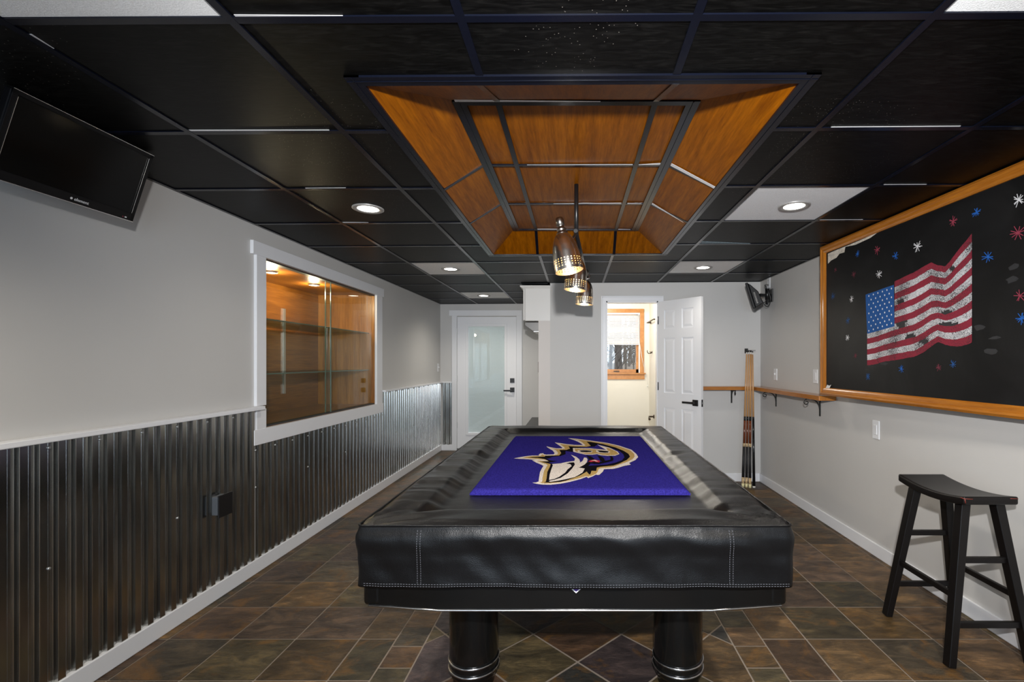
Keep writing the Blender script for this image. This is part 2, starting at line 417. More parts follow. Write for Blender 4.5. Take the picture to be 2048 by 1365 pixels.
# left wall with the display-case opening
NY0, NY1, NZ0, NZ1 = 3.182, 4.957, 0.93, 2.07
w = MB()
w.box(XL - .1, XL, YR, NY0, 0, TOP).box(XL - .1, XL, NY1, YF + .1, 0, TOP).box(XL - .1, XL, NY0, NY1, 0, NZ0).box(XL - .1, XL, NY0, NY1, NZ1, TOP)
struct(w.build('wall_left', 'wall'), 'light grey painted wall above the corrugated metal')
struct(MB().box(XR, XR + .1, YR, YB + .1, 0, TOP).build('wall_right', 'wall'), 'light grey painted wall behind the chalkboard')
# back wall with bathroom doorway
DX0, DX1, DZ = 0.358, 0.952, 2.066
w = MB().box(XP, DX0, YB, YB + .1, 0, TOP).box(DX1, XR, YB, YB + .1, 0, TOP).box(DX0, DX1, YB, YB + .1, DZ, TOP)
struct(w.build('wall_back', 'wall'), 'light grey wall with the open white door')
struct(MB().box(XP, XP + .1, YB + .1, YF, 0, TOP).build('wall_partition', 'wall'))
struct(MB().box(-0.42, XP, YB + .005, YB + .13, 0, 1.845).build('wall_kitchenette', 'panelpink'), 'pale pinkish wall end below the white upper cabinet')
# far wall with glazed door opening
GX0, GX1, GZ = -1.828, -0.906, 2.075
w = MB().box(XL, GX0, YF, YF + .1, 0, TOP).box(GX1, XP, YF, YF + .1, 0, TOP).box(GX0, GX1, YF, YF + .1, GZ, TOP)
struct(w.build('wall_far', 'wall'), 'far grey wall around the glazed exterior door')
# bathroom
BXR = 1.150
WX0, WX1, WZ0, WZ1 = 0.37, 1.005, 1.20, 2.13
w = MB().box(XP + .1, WX0, YF, YF + .1, 0, TOP).box(WX1, BXR + .1, YF, YF + .1, 0, TOP).box(WX0, WX1, YF, YF + .1, 0, WZ0).box(WX0, WX1, YF, YF + .1, WZ1, TOP)
struct(w.build('wall_bathroom_far', 'wall_bath'))
struct(MB().box(BXR, BXR + .1, YB + .1, YF, 0, TOP).build('wall_bathroom_right', 'wall_bath'))
struct(MB().box(XP + .1, BXR, YB + .1, YF, 2.34, 2.38).build('ceiling_bathroom', 'ceilwhite'))
# wall behind the camera with a wide glazed opening
RX0, RX1, RZ0, RZ1 = -1.5, 1.5, 0.25, 2.1
w = MB().box(XL - .1, RX0, YR - .1, YR, 0, TOP).box(RX1, XR + .1, YR - .1, YR, 0, TOP).box(RX0, RX1, YR - .1, YR, 0, RZ0).box(RX0, RX1, YR - .1, YR, RZ1, TOP)
struct(w.build('wall_rear', 'wall'))
win = sroot('window_2', (0, YR - .05, 0))
fr = MB()
for x in (RX0 + .03, -.015, RX1 - .03): fr.box(x - .03, x + .03, YR - .08, YR - .02, RZ0, RZ1)
for z in (RZ0 + .03, RZ1 - .03): fr.box(RX0, RX1, YR - .08, YR - .02, z - .03, z + .03)
fr.build('window_frame', 'trim', win)
MB().box(RX0, RX1, YR - .052, YR - .048, RZ0, RZ1).build('window_pane', 'winglass', win)

# floor of slate tiles
def clip_poly(poly, a, bb, c):      # keep a*x+b*y<=c
    out = []
    for i in range(len(poly)):
        p, q = poly[i], poly[(i + 1) % len(poly)]
        dp, dq = a * p[0] + bb * p[1] - c, a * q[0] + bb * q[1] - c
        if dp <= 0: out.append(p)
        if dp * dq < 0:
            t = dp / (dp - dq); out.append((p[0] + t * (q[0] - p[0]), p[1] + t * (q[1] - p[1])))
    return out
def clip_rect(poly, x0, x1, y0, y1):
    for a, bb, c in ((-1, 0, -x0), (1, 0, x1), (0, -1, -y0), (0, 1, y1)):
        if len(poly) < 3: return []
        poly = clip_poly(poly, a, bb, c)
    return poly if len(poly) >= 3 else []
TINTS = [(r * 1.28, g * 1.08, b_ * .76) for r, g, b_ in [(0.072, 0.053, 0.035), (0.085, 0.060, 0.038), (0.060, 0.053, 0.038), (0.050, 0.047, 0.036), (0.078, 0.054, 0.043),
         (0.060, 0.046, 0.044), (0.095, 0.066, 0.034), (0.068, 0.050, 0.038), (0.090, 0.064, 0.046), (0.052, 0.047, 0.043)]]
DARKT = [(0.050, 0.036, 0.036), (0.043, 0.040, 0.034), (0.060, 0.040, 0.034), (0.085, 0.046, 0.026), (0.046, 0.042, 0.042)]
fb = bmesh.new(); lay = fb.loops.layers.float_color.new('tint')
fl = MB(); fl.bm.free(); fl.bm = fb
def tile(poly, tints=TINTS, g=0.004):
    cx = sum(p[0] for p in poly) / len(poly); cy = sum(p[1] for p in poly) / len(poly)
    q = []
    n = len(poly)
    for i in range(n):                                     # inset by g along the edges
        p0, p1, p2 = Vector(poly[i - 1]), Vector(poly[i]), Vector(poly[(i + 1) % n])
        d1 = (p1 - p0); d2 = (p2 - p1)
        if d1.length < 1e-5 or d2.length < 1e-5: continue
        d1.normalize(); d2.normalize()
        n1 = Vector((-d1.y, d1.x)); n2 = Vector((-d2.y, d2.x))
        sden = 1 + n1.dot(n2)
        off = (n1 + n2) / max(sden, .3) * g
        q.append(p1 + off)
    if len(q) < 3: return
    dz = random.uniform(-.0006, .0006)
    f = fb.faces.new([fb.verts.new((p.x, p.y, 0.0 + dz)) for p in q])
    if f.calc_area() < 2e-4: 
        fb.faces.remove(f); return
    t = random.choice(tints); k = random.uniform(.68, 1.4); rnd = random.random()
    for l in f.loops: l[lay] = (t[0] * k, t[1] * k, t[2] * k, rnd)
def rect(x0, x1, y0, y1): return [(x0, y0), (x1, y0), (x1, y1), (x0, y1)]
LX = [XL, -2.012, -1.700, -1.382, -1.066, -0.884]
RXs = [0.925, 1.143, 1.458, 1.770, 2.083, XR]
DL, DR = -0.733, 0.768
Y0, DYR = 2.0440, 0.3062
FY0, FY1 = 1.30, 5.0                                        # field of diagonal tiles
rows = [Y0 + DYR * k for k in range(-15, 19)]
rows = [r for r in rows if YR - .31 < r < YF + .31]
for ya, yb in zip(rows, rows[1:]):
    a, c = max(ya, YR), min(yb, YF)
    if c - a < .02: continue
    for xs in (LX, RXs):
        for x0, x1 in zip(xs, xs[1:]):
            if a > YB and x0 > XP: continue
            tile(rect(x0, x1, a, min(c, YB) if xs is RXs else c))
    for x0, x1 in ((-.884, -.576), (-.576, -.268), (-.268, .04), (.04, .348), (.348, .656), (.656, .925)):
        if c <= FY0 + .01 or a >= FY1 - .01:
            tile(rect(x0, x1, a, c))
        elif a < FY0 < c: tile(rect(x0, x1, a, FY0))
        elif a < FY1 < c: tile(rect(x0, x1, FY1, c))
hb = 0.1625
ks = [2.128 + hb * k for k in range(-6, 19)]
ks = [FY0] + [k for k in ks if FY0 + .03 < k < FY1 - .03] + [FY1]
for ya, yb in zip(ks, ks[1:]):
    for x0, x1 in ((-.884, DL), (DR, .925)): tile(rect(x0, x1, ya, yb))
hd = 0.2215
for i in range(-12, 14):
    for j in range(-6, 20):
        if (i + j) % 2: continue
        cx, cy = 0.012 + hd * (i + 1), 2.170 + hd * j
        p = clip_rect([(cx - hd, cy), (cx, cy - hd), (cx + hd, cy), (cx, cy + hd)], DL, DR, FY0, FY1)
        if p: tile(p, DARKT + TINTS[:4], 0.0045)
fl.poly([(XL - .05, YR - .05, -.003), (XR + .05, YR - .05, -.003), (XR + .05, YF + .05, -.003), (XL - .05, YF + .05, -.003)], 1)
fl.box(XL - .1, XR + .1, YR - .1, YF + .1, -.1, -.0045, 1)
struct(fl.build('floor', ['slate', 'grout']), 'brown multicolour slate tile floor with a diagonal field under the pool table')

# skirting boards
def base(name, x0, x1, y0, y1, h=.092, side='x'):
    return struct(MB().box(x0, x1, y0, y1, 0, h, bev=.004).build(name, 'trim'))
base('baseboard_left', XL, XL + .026, YR, YF)
base('baseboard_right', XR - .014, XR, YR, YB)
base('baseboard_back', 1.025, XR - .014, YB - .014, YB, .095)
base('baseboard_far', XL + .026, -1.90, YF - .02, YF)
# chair rail above the metal
rail = MB().box(XL, XL + .058, YR, 3.115, 1.060, 1.083, bev=.003).box(XL, XL + .045, 5.12, YF, 1.045, 1.066, bev=.003)
rail.box(XL + .04, -1.903, YF - .045, YF, 1.045, 1.066, bev=.003)
struct(rail.build('trim_1', 'trim'), 'white chair rail capping the corrugated metal')

# corrugated metal wainscot
def corr(mb, y0, y1, z0, z1, x0=XL + .003, d=.0165, P=.0668, wall='x', zs=None):
    prof = [(0, 0), (.36, .0), (.39, .06), (.45, .94), (.48, 1.0), (.88, 1.0), (.91, .94), (.97, .06)]
    k = 0; pts = []
    n0 = math.floor(y0 / P)
    y = n0 * P
    while y < y1 + P:
        for a, h in prof:
            yy = y + a * P
            if y0 <= yy <= y1: pts.append((yy, h * d))
        y += P
    vs = []
    for yy, h in pts:
        if wall == 'x': vs.append((mb.bm.verts.new((x0 + h, yy, z0)), mb.bm.verts.new((x0 + h, yy, z1))))
        else: vs.append((mb.bm.verts.new((yy, YF - .003 - h, z0)), mb.bm.verts.new((yy, YF - .003 - h, z1))))
    for A, B in zip(vs, vs[1:]):
        f = mb.bm.faces.new((A[0], B[0], B[1], A[1])) if wall == 'x' else mb.bm.faces.new((A[0], A[1], B[1], B[0]))
        f.smooth = False
ws = sroot('wainscot', (0, 0, 0), 'corrugated galvanised metal wainscot along the left wall')
for ya, yb, zt_ in ((YR, 3.075, 1.062), (3.075, 5.10, .85), (5.10, YF - .003, 1.05)):
    mb = MB(); corr(mb, ya, yb, .085, zt_); mb.build('metal_sheet', 'galv', ws)
mb = MB(); corr(mb, XL + .02, -1.90, .085, 1.05, wall='y'); mb.build('metal_sheet', 'galv', ws)
scr = MB()
for y in [YR + .067 * 3 * k + .045 for k in range(0, 49)]:
    if 3.0 < y < 5.15:
        scr.lathe([(.006, 0), (.006, .004), (.003, .006)], (XL + .019, y, .80), (1, 0, 0), 8)
    else:
        scr.lathe([(.006, 0), (.006, .004), (.003, .006)], (XL + .019, y, 1.035), (1, 0, 0), 8)
    if (int(y * 10) % 3) == 0: scr.lathe([(.006, 0), (.006, .004), (.003, .006)], (XL + .019, y, .56), (1, 0, 0), 8)
scr.build('screw', 'alu', ws)

# ------------------------------------------------------------------ ceiling
ce = sroot('ceiling', (0, 0, ZC), 'black suspended tile ceiling')
YS = [1.250 + .609 * (k - 1) for k in range(-5, 12)]          # cross tees; k=1 is the nearest one in the picture
YS = [y for y in YS if YR < y < YF]
XS = [-1.505, -.905, -.300, .320, .945, 1.556]
TX0, TX1, TY0, TY1 = -.730, .778, 1.497, 4.040                # wood tray opening incl. frame
XE = [XL] + XS + [XR]; YE = [YR] + YS + [YF]
white = []
def in_tray(x0, x1, y0, y1): return x0 > TX0 - .02 and x1 < TX1 + .02 and y0 > TY0 - .02 and y1 < TY1 + .02
tiles = MB()
WT = {(1, 2), (5, 2), (1, 7), (5, 7), (5, 4), (1, 10)}        # filled below from positions
def iswhite(cx, cy):
    for wx, wy in ((-1.205, .95), (1.25, .95), (1.25, 2.77), (-1.205, 4.60), (1.25, 4.60), (-1.205, 6.42)):
        if abs(cx - wx) < .2 and abs(cy - wy) < .2: return True
    return False
for x0, x1 in zip(XE, XE[1:]):
    for y0, y1 in zip(YE, YE[1:]):
        if x0 > XP - .05 and y0 > YB: continue
        yy1 = min(y1, YB) if x1 > XP + .2 else y1
        if yy1 - y0 < .01: continue
        g = .004
        wht = iswhite((x0 + x1) / 2, (y0 + y1) / 2)
        mbx = MB() if wht else tiles
        # cut around the tray
        rects = [(x0, x1, y0, yy1)]
        out = []
        for r in rects:
            a, b2, c, d = r
            ix0, ix1, iy0, iy1 = max(a, TX0 + .02), min(b2, TX1 - .02), max(c, TY0 + .02), min(d, TY1 - .02)
            if ix0 >= ix1 or iy0 >= iy1: out.append(r); continue
            if a < ix0: out.append((a, ix0, c, d))
            if ix1 < b2: out.append((ix1, b2, c, d))
            if c < iy0: out.append((ix0, ix1, c, iy0))
            if iy1 < d: out.append((ix0, ix1, iy1, d))
        for a, b2, c, d in out:
            mbx.box(a, b2, c, d, ZC + .002, ZC + .012)
        if wht: mbx.tilt().build('white_panel', 'whitetile', ce, label='white ceiling panel')
tiles.tilt().build('black_panel', 'blacktile', ce)
MB().box(XL, XR, YR, TY0 - .02, ZC + .03, ZC + .06).box(XL, XR, TY1 + .02, YF, ZC + .03, ZC + .06).box(XL, TX0, TY0 - .02, TY1 + .02, ZC + .03, ZC + .06).box(TX1, XR, TY0 - .02, TY1 + .02, ZC + .03, ZC + .06).tilt().build('upper_deck', 'blacktile', ce)
tees = MB(); T = .012
def tee_seg(axis, c, a, b2):
    if b2 - a < .01: return
    if axis == 'y': tees.box(c - T, c + T, a, b2, ZC - .003, ZC + .004)
    else: tees.box(a, b2, c - T, c + T, ZC - .0025, ZC + .0035)
for x in XS:
    if TX0 < x < TX1:
        tee_seg('y', x, YR, TY0); tee_seg('y', x, TY1, YB if x > XP else YF)
    else: tee_seg('y', x, YR, YB if x > XP + .05 else YF)
for y in YS:
    xe = XP if y > YB else XR
    if TY0 < y < TY1:
        tee_seg('x', y, XL, TX0); tee_seg('x', y, TX1, XR)
    else: tee_seg('x', y, XL, xe)
tees.box(XL, XL + .02, YR, YF, ZC - .003, ZC + .004).box(XR - .02, XR, YR, YB, ZC - .003, ZC + .004)
tees.box(XP, XR, YB - .02, YB, ZC - .003, ZC + .004).box(XL, XP, YF - .02, YF, ZC - .003, ZC + .004)
tees.tilt().build('grid_tee', 'tee', ce)
# glints painted as pale strips where panel edges lift beside the tee
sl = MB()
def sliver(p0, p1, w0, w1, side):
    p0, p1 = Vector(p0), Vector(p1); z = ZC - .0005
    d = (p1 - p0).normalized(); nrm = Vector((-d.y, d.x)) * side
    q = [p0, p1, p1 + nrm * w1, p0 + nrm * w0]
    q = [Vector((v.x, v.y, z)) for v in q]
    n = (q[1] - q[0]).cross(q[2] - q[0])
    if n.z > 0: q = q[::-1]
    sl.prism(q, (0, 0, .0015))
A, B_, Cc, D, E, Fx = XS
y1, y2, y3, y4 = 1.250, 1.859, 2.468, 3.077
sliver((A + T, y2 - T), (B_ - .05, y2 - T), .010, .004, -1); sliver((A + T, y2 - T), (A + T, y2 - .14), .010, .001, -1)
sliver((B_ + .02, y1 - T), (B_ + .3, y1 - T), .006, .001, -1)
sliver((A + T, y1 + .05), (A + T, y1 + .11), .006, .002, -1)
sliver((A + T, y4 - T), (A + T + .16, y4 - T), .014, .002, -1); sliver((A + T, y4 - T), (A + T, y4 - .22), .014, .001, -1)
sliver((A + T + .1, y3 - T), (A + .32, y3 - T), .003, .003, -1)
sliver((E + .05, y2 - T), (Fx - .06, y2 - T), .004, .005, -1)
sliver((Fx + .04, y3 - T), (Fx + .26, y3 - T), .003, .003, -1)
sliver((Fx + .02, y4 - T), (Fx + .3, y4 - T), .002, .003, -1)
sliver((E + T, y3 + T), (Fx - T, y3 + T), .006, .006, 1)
sl.tilt().build('edge_glint', 'silver', ce, label='pale exposed panel edge')
MB().prism([(E + .015, 3.672, ZC - .0005), (E + .41, 3.672, ZC - .0005), (E + .015, 3.60, ZC - .0005)], (0, 0, .002)).tilt().build('open_gap', 'insul', ce, label='pale blue gap beside a shifted panel')

# the raised wood tray
tr_ = sroot('ceiling_tray', (0, 2.77, ZC), 'raised orange wood veneer tray in the black ceiling')
ZU = EYE + 1.030
FW = .048
fr = MB()
fr.box(TX0, TX1, TY0, TY0 + FW, ZC - .005, ZC + .004).box(TX0, TX1, TY1 - FW, TY1, ZC - .005, ZC + .004)
fr.box(TX0, TX0 + FW, TY0, TY1, ZC - .0052, ZC + .0042).box(TX1 - FW, TX1, TY0, TY1, ZC - .0052, ZC + .0042)
for a, b2, c, d in ((TX0, TX1, TY0 + .022, TY0 + .026), (TX0 + .022, TX0 + .026, TY0, TY1), (TX1 - .026, TX1 - .022, TY0, TY1), (TX0, TX1, TY1 - .026, TY1 - .022)):
    fr.box(a, b2, c, d, ZC - .007, ZC)
fr.tilt().build('lower_frame', 'tee', tr_)
ux0, ux1, uy0, uy1 = -.484, .494, 1.868, 3.722
ix0, ix1, iy0, iy1 = TX0 + FW - .004, TX1 - FW + .004, TY0 + FW - .004, TY1 - FW + .004
U = MB(); W2 = .052
U.box(ux0, ux1, uy0, uy0 + .03, ZU - .006, ZU + .004).box(ux0, ux1, uy1 - .03, uy1, ZU - .006, ZU + .004)
U.box(ux0, ux0 + W2, uy0, uy1, ZU - .0062, ZU + .0042).box(ux1 - W2, ux1, uy0, uy1, ZU - .0062, ZU + .0042)
U.box(ux0 + W2 / 2 - .002, ux0 + W2 / 2 + .002, uy0, uy1, ZU - .009, ZU).box(ux1 - W2 / 2 - .002, ux1 - W2 / 2 + .002, uy0, uy1, ZU - .009, ZU)
U.build('upper_frame', 'tee', tr_)
txs = [-.305, .318]; tys = [2.487, 3.096]
U = MB()
for x in txs: U.box(x - T, x + T, uy0, uy1, ZU - .004, ZU + .003)
for y in tys: U.box(ux0, ux1, y - .009, y + .009, ZU - .0035, ZU + .003)
U.build('upper_tee', 'tee', tr_)
Xe = [ux0] + txs + [ux1]; Ye = [uy0] + tys + [uy1]
for x0, x1 in zip(Xe, Xe[1:]):
    for y0, y1_ in zip(Ye, Ye[1:]):
        sag = random.uniform(.002, .006)
        mb = MB()
        mb.grid(lambda u, v: Vector((x0 + (x1 - x0) * u, y0 + (y1_ - y0) * v, ZU + .006 + random.uniform(0, .0008) - sag * math.sin(PI * u) * math.sin(PI * v))), 12, 12)
        mb.build('top_panel', 'traywood', tr_)
def slope_panel(p, nm, mt):       # four corners lower a,b then upper c,d
    a, b2, c, d = [Vector(q) for q in p]
    mb = MB()
    nrm = (b2 - a).cross(d - a).normalized()
    cen = Vector((0, 2.8, 1.6))
    if nrm.dot(cen - a) < 0: nrm = -nrm
    def fn(u, v):
        lo = a.lerp(b2, u); hi = d.lerp(c, u)
        return lo.lerp(hi, v) - nrm * (.0025 * math.sin(PI * u) * math.sin(PI * v)) + nrm * .004 * v * (1 - v)
    mb.grid(fn, 14, 10)
    return mb.build(nm, mt, tr_)
ys = [None]
# side panels split at the tees
def lerp(a, b2, t): return a + (b2 - a) * t
zL = ZC + .0005
def seg_pts(side):
    lowY = [iy0, tys[0] - .02, tys[1] - .005, iy1]; upY = [uy0, tys[0], tys[1], uy1]
    return lowY, upY
lowY = [iy0, 2.487, 3.096, iy1]; upY = [uy0, 2.487, 3.096, uy1]
for sx, lx, ux in ((-1, ix0, ux0), (1, ix1, ux1)):
    for k in range(3):
        slope_panel([(lx, lowY[k], zL + .006 * lx), (lx, lowY[k + 1], zL + .006 * lx), (ux, upY[k + 1], ZU), (ux, upY[k], ZU)], 'side_panel', 'traywood')
lowX = [ix0, -.315, .328, ix1]; upX = [ux0, -.305, .318, ux1]
for ly, uy in ((iy0, uy0), (iy1, uy1)):
    for k in range(3):
        slope_panel([(lowX[k], ly, zL + .006 * lowX[k]), (lowX[k + 1], ly, zL + .006 * lowX[k + 1]), (upX[k + 1], uy, ZU), (upX[k], uy, ZU)], 'end_panel', 'traywood_x')
st = MB()
for lx, ux in ((ix0, ux0), (ix1, ux1)):
    for y in tys: st.bar((lx, y, zL + .006 * lx - .002), (ux, y, ZU - .004), .018, .005)
for ly, uy in ((iy0, uy0), (iy1, uy1)):
    for a, b2 in ((-.315, -.305), (.328, .318)): st.bar((a, ly, zL - .002), (b2, uy, ZU - .004), .022, .005)
st.build('slope_tee', 'tee', tr_)
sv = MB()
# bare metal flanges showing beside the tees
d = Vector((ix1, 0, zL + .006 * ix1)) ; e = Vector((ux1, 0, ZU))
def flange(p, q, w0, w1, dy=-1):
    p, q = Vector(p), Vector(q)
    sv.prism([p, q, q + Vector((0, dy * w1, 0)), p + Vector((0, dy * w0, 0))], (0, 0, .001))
flange((ix1 - .01, tys[0] - .009, zL - .003), (ux1 + .004, tys[0] - .009, ZU - .007), .026, .030)
flange((ix1 - .03, tys[1] - .009, zL - .001), (ux1 + .004, tys[1] - .009, ZU - .007), .002, .028)
flange((.32 + T, tys[0] - .009, ZU - .003), (ux1 - W2, tys[0] - .009, ZU - .003), .004, .022)
flange((-.25, tys[0] - .009, ZU - .003), (.30, tys[0] - .009, ZU - .003), .001, .007)
flange((-.14, tys[1] - .009, ZU - .003), (.30, tys[1] - .009, ZU - .003), .001, .018)
flange((.34, tys[1] - .009, ZU - .003), (.43, tys[1] - .009, ZU - .003), .014, .003)
flange((-.29, uy1 - .03, ZU - .003), (-.13, uy1 - .03, ZU - .003), .022, .022)
flange((.335, uy1 - .03, ZU - .003), (.43, uy1 - .03, ZU - .003), .016, .006)
flange((ux0 + .012, uy0 + .001, ZU - .007), (.1, uy0 + .001, ZU - .007), .016, .004)
sv.build('bare_flange', 'silver', tr_, label='bare silver flange')

# recessed lamps
def downlight(x, y, label, energy):
    z = ceil_z(x)
    t = thing('recessed_light', (x, y, z), label, 'ceiling light', 'round recessed lamps in the ceiling')
    MB().lathe([(.058, .001), (.060, -.004), (.083, -.007), (.088, -.004), (.088, .001)], (x, y, z), n=40, caps=False).build('trim_ring', 'grayring', t)
    MB().lathe([(.0, -.003), (.059, -.003)], (x, y, z), n=40, caps=False).build('lens', 'lens', t)
    l = bpy.data.lights.new('lamp_' + t.name, 'SPOT'); l.energy = energy; l.color = (1, .92, .80); l.spot_size = 2.6; l.spot_blend = .9; l.shadow_soft_size = .055
    lo = bpy.data.objects.new('downlight_beam', l); C.objects.link(lo); lo.location = (x, y, z - .02)
    return t
DLP = 18
downlight(-1.213, 2.785, 'lit recessed lamp in a black ceiling panel left of the wood tray', DLP)
downlight(1.285, 2.785, 'lit recessed lamp in the white ceiling panel nearest the chalkboard', DLP)
downlight(-1.205, 4.60, 'lit recessed lamp in the white ceiling panel ahead of the display case', DLP)
downlight(1.24, 4.60, 'lit recessed lamp in the white ceiling panel before the open white door', DLP)
downlight(-1.24, 6.45, 'small far recessed lamp in the white panel before the glazed door', 52)
for x in (-1.21, 1.26):
    l = bpy.data.lights.new('lamp_near', 'SPOT'); l.energy = 105; l.color = (1, .92, .80); l.spot_size = 2.6; l.spot_blend = .9; l.shadow_soft_size = .055
    lo = bpy.data.objects.new('downlight_beam', l); C.objects.link(lo); lo.location = (x, .9, ZC - .03)

# ------------------------------------------------------------------ display case in the left wall
dc = thing('display_case', (XL, 4.07, NZ0), 'oak lined display case with glass doors and white trim set in left wall', 'display case')
XBK = -2.677
MB().box(XBK - .015, XBK, NY0, NY1, NZ0 - .016, NZ1 + .013).build('back_panel', 'nichewood', dc)
MB().box(XBK, XL - .003, NY1 - .006, NY1 + .012, NZ0 - .016, NZ1 + .013).build('side_panel', 'nichewood_v', dc)
MB().box(XBK, XL - .003, NY0 - .012, NY0 + .004, NZ0 - .016, NZ1 + .013).build('side_panel', 'nichewood_v', dc)
MB().box(XBK, XL - .003, NY0, NY1, NZ1 - .002, NZ1 + .015).build('top_panel', 'nichewood', dc)
MB().box(XBK, XL - .003, NY0, NY1, NZ0 - .016, NZ0 + .002).build('bottom_panel', 'nichewood', dc)
cs = MB()
cs.box(XL, XL + .022, 3.05, 5.14, NZ1, NZ1 + .088, bev=.002)
cs.box(XL, XL + .020, 3.085, NY0, 1.083, NZ1, bev=.002).box(XL, XL + .020, 3.085, NY0, .925, 1.06, bev=.002)
cs.box(XL, XL + .020, NY1, 5.10, NZ0, NZ1, bev=.002)
cs.box(XL, XL + .022, 3.06, 5.12, .83, NZ0, bev=.002)
cs.build('casing', 'trim', dc, label='white casing')
MB().box(XL - .05, XL - .004, NY0, NY1, NZ0, NZ0 + .012).build('track', 'slot', dc)
MB().box(XL - .05, XL - .004, NY0, NY1, NZ1 - .012, NZ1).build('track', 'slot', dc)
g1 = MB().box(XL - .022, XL - .017, NY0, 4.095, NZ0 + .008, NZ1 - .008).build('glass_door', 'caseglass', dc)
g2 = MB().box(XL - .040, XL - .035, 4.045, NY1, NZ0 + .008, NZ1 - .008).build('glass_door', 'caseglass', dc)
MB().box(XL - .023, XL - .016, 4.093, 4.099, NZ0 + .008, NZ1 - .008).build('glass_edge', 'glassedge', g1)
MB().box(XL - .041, XL - .034, 4.041, 4.046, NZ0 + .008, NZ1 - .008).build('glass_edge', 'glassedge', g2)
for z in (1.285, 1.668):
    s = MB().box(XBK + .02, XL - .06, NY0 + .004, NY1 - .004, z, z + .006).build('shelf', 'shelfglass', dc, label='green tinted glass shelf')
    MB().box(XL - .062, XL - .059, NY0 + .004, NY1 - .004, z - .001, z + .007).build('glass_edge', 'glassedge', s)
MB().box(XBK, XBK + .014, 4.347, 4.373, 1.08, 1.86).build('shelf_standard', 'alu', dc, label='slotted metal shelf upright')
for y, lab in ((4.25, 'far'), (3.65, 'near')):
    k = MB().lathe([(.045, 0), (.045, -.012), (.034, -.016)], (-2.335, y, NZ1 - .002), n=28, caps=False).build('puck_light', 'grayring', dc)
    MB().lathe([(0, -.012), (.034, -.012)], (-2.335, y, NZ1 - .002), n=28, caps=False).build('lens', 'lens_dim' if lab == 'near' else 'plate', k)
    l = bpy.data.lights.new('puck', 'POINT'); l.energy = 10.0 if lab == 'near' else 9.0; l.color = (1, .80, .52); l.shadow_soft_size = .03
    lo = bpy.data.objects.new('puck_glow', l); C.objects.link(lo); lo.location = (-2.335, y, NZ1 - .075)

# ------------------------------------------------------------------ glazed exterior door (far)
sc = YF / F
d1 = sroot('door_1', (0, YF, 0), 'white exterior door with full glass and blinds, black lever')
fx0, fx1 = -1.663, -1.083; fz1, fz0 = EYE + 72 * sc, EYE - 143 * sc
sl_ = MB()
sl_.box(GX0 + .004, fx0 + .01, YF - .002, YF + .045, .03, GZ - .005).box(fx1 - .01, GX1 - .004, YF - .002, YF + .045, .03, GZ - .005)
sl_.box(fx0 + .01, fx1 - .01, YF - .002, YF + .045, .03, fz0 + .01).box(fx0 + .01, fx1 - .01, YF - .002, YF + .045, fz1 - .01, GZ - .005)
sl_.build('door_slab', 'door', d1)
fm = MB()
fm.box(fx0 - .03, fx1 + .03, YF - .014, YF + .01, fz1 - .005, fz1 + .03, bev=.003).box(fx0 - .03, fx1 + .03, YF - .014, YF + .01, fz0 - .03, fz0 + .005, bev=.003)
fm.box(fx0 - .03, fx0 + .005, YF - .014, YF + .01, fz0, fz1, bev=.003).box(fx1 - .005, fx1 + .03, YF - .014, YF + .01, fz0, fz1, bev=.003)
fm.build('glass_frame', 'door', d1)
MB().box(fx0, fx1, YF + .006, YF + .010, fz0, fz1).build('pane', 'winglass', d1)
bl = MB(); z = fz1 - .03
bl.box(fx0 + .01, fx1 - .01, YF + .018, YF + .034, fz1 - .03, fz1 - .005)
while z > fz0 + .02:
    bl.bar((fx0 + .012, YF + .026, z), (fx1 - .012, YF + .026, z), .0140, .0012, up=(0, .86, .5)); z -= .0125
bl.build('blind', 'slat_door', d1, label='thin pale blind between the panes')
MB().box(fx0, fx1, YF + .040, YF + .043, fz0, fz1).build('pane', 'winglass', d1)
lv = MB().box(-1.005, -.938, YF - .018, YF - .002, EYE - 42 * sc, EYE - 33 * sc, bev=.003)
lv.build('deadbolt', 'blackmetal', d1)
lv = MB().box(-1.005, -.938, YF - .016, YF - .002, EYE - 61 * sc, EYE - 51.5 * sc, bev=.003).box(-.985, -.955, YF - .06, YF - .01, EYE - 58 * sc, EYE - 54 * sc, bev=.003).box(-1.10, -.955, YF - .062, YF - .048, EYE - 59 * sc, EYE - 56 * sc, bev=.003)
lv.build('door_handle', 'blackmetal', d1)
cz = MB().box(-1.944, -.82, YF - .022, YF, GZ + .01, GZ + .095, bev=.002).box(-1.903, GX0, YF - .02, YF, 0, GZ + .01, bev=.002).box(GX1, -.82, YF - .02, YF, 0, GZ + .01, bev=.002)
cz.build('casing', 'trim', d1)
for z in (1.80, 1.07, .35): MB().box(GX0 - .006, GX0 + .008, YF - .012, YF, z, z + .09).build('hinge', 'alu', d1)
MB().box(GX0, GX1, YF - .01, YF + .06, 0, .03).build('threshold', 'darkbench', d1)

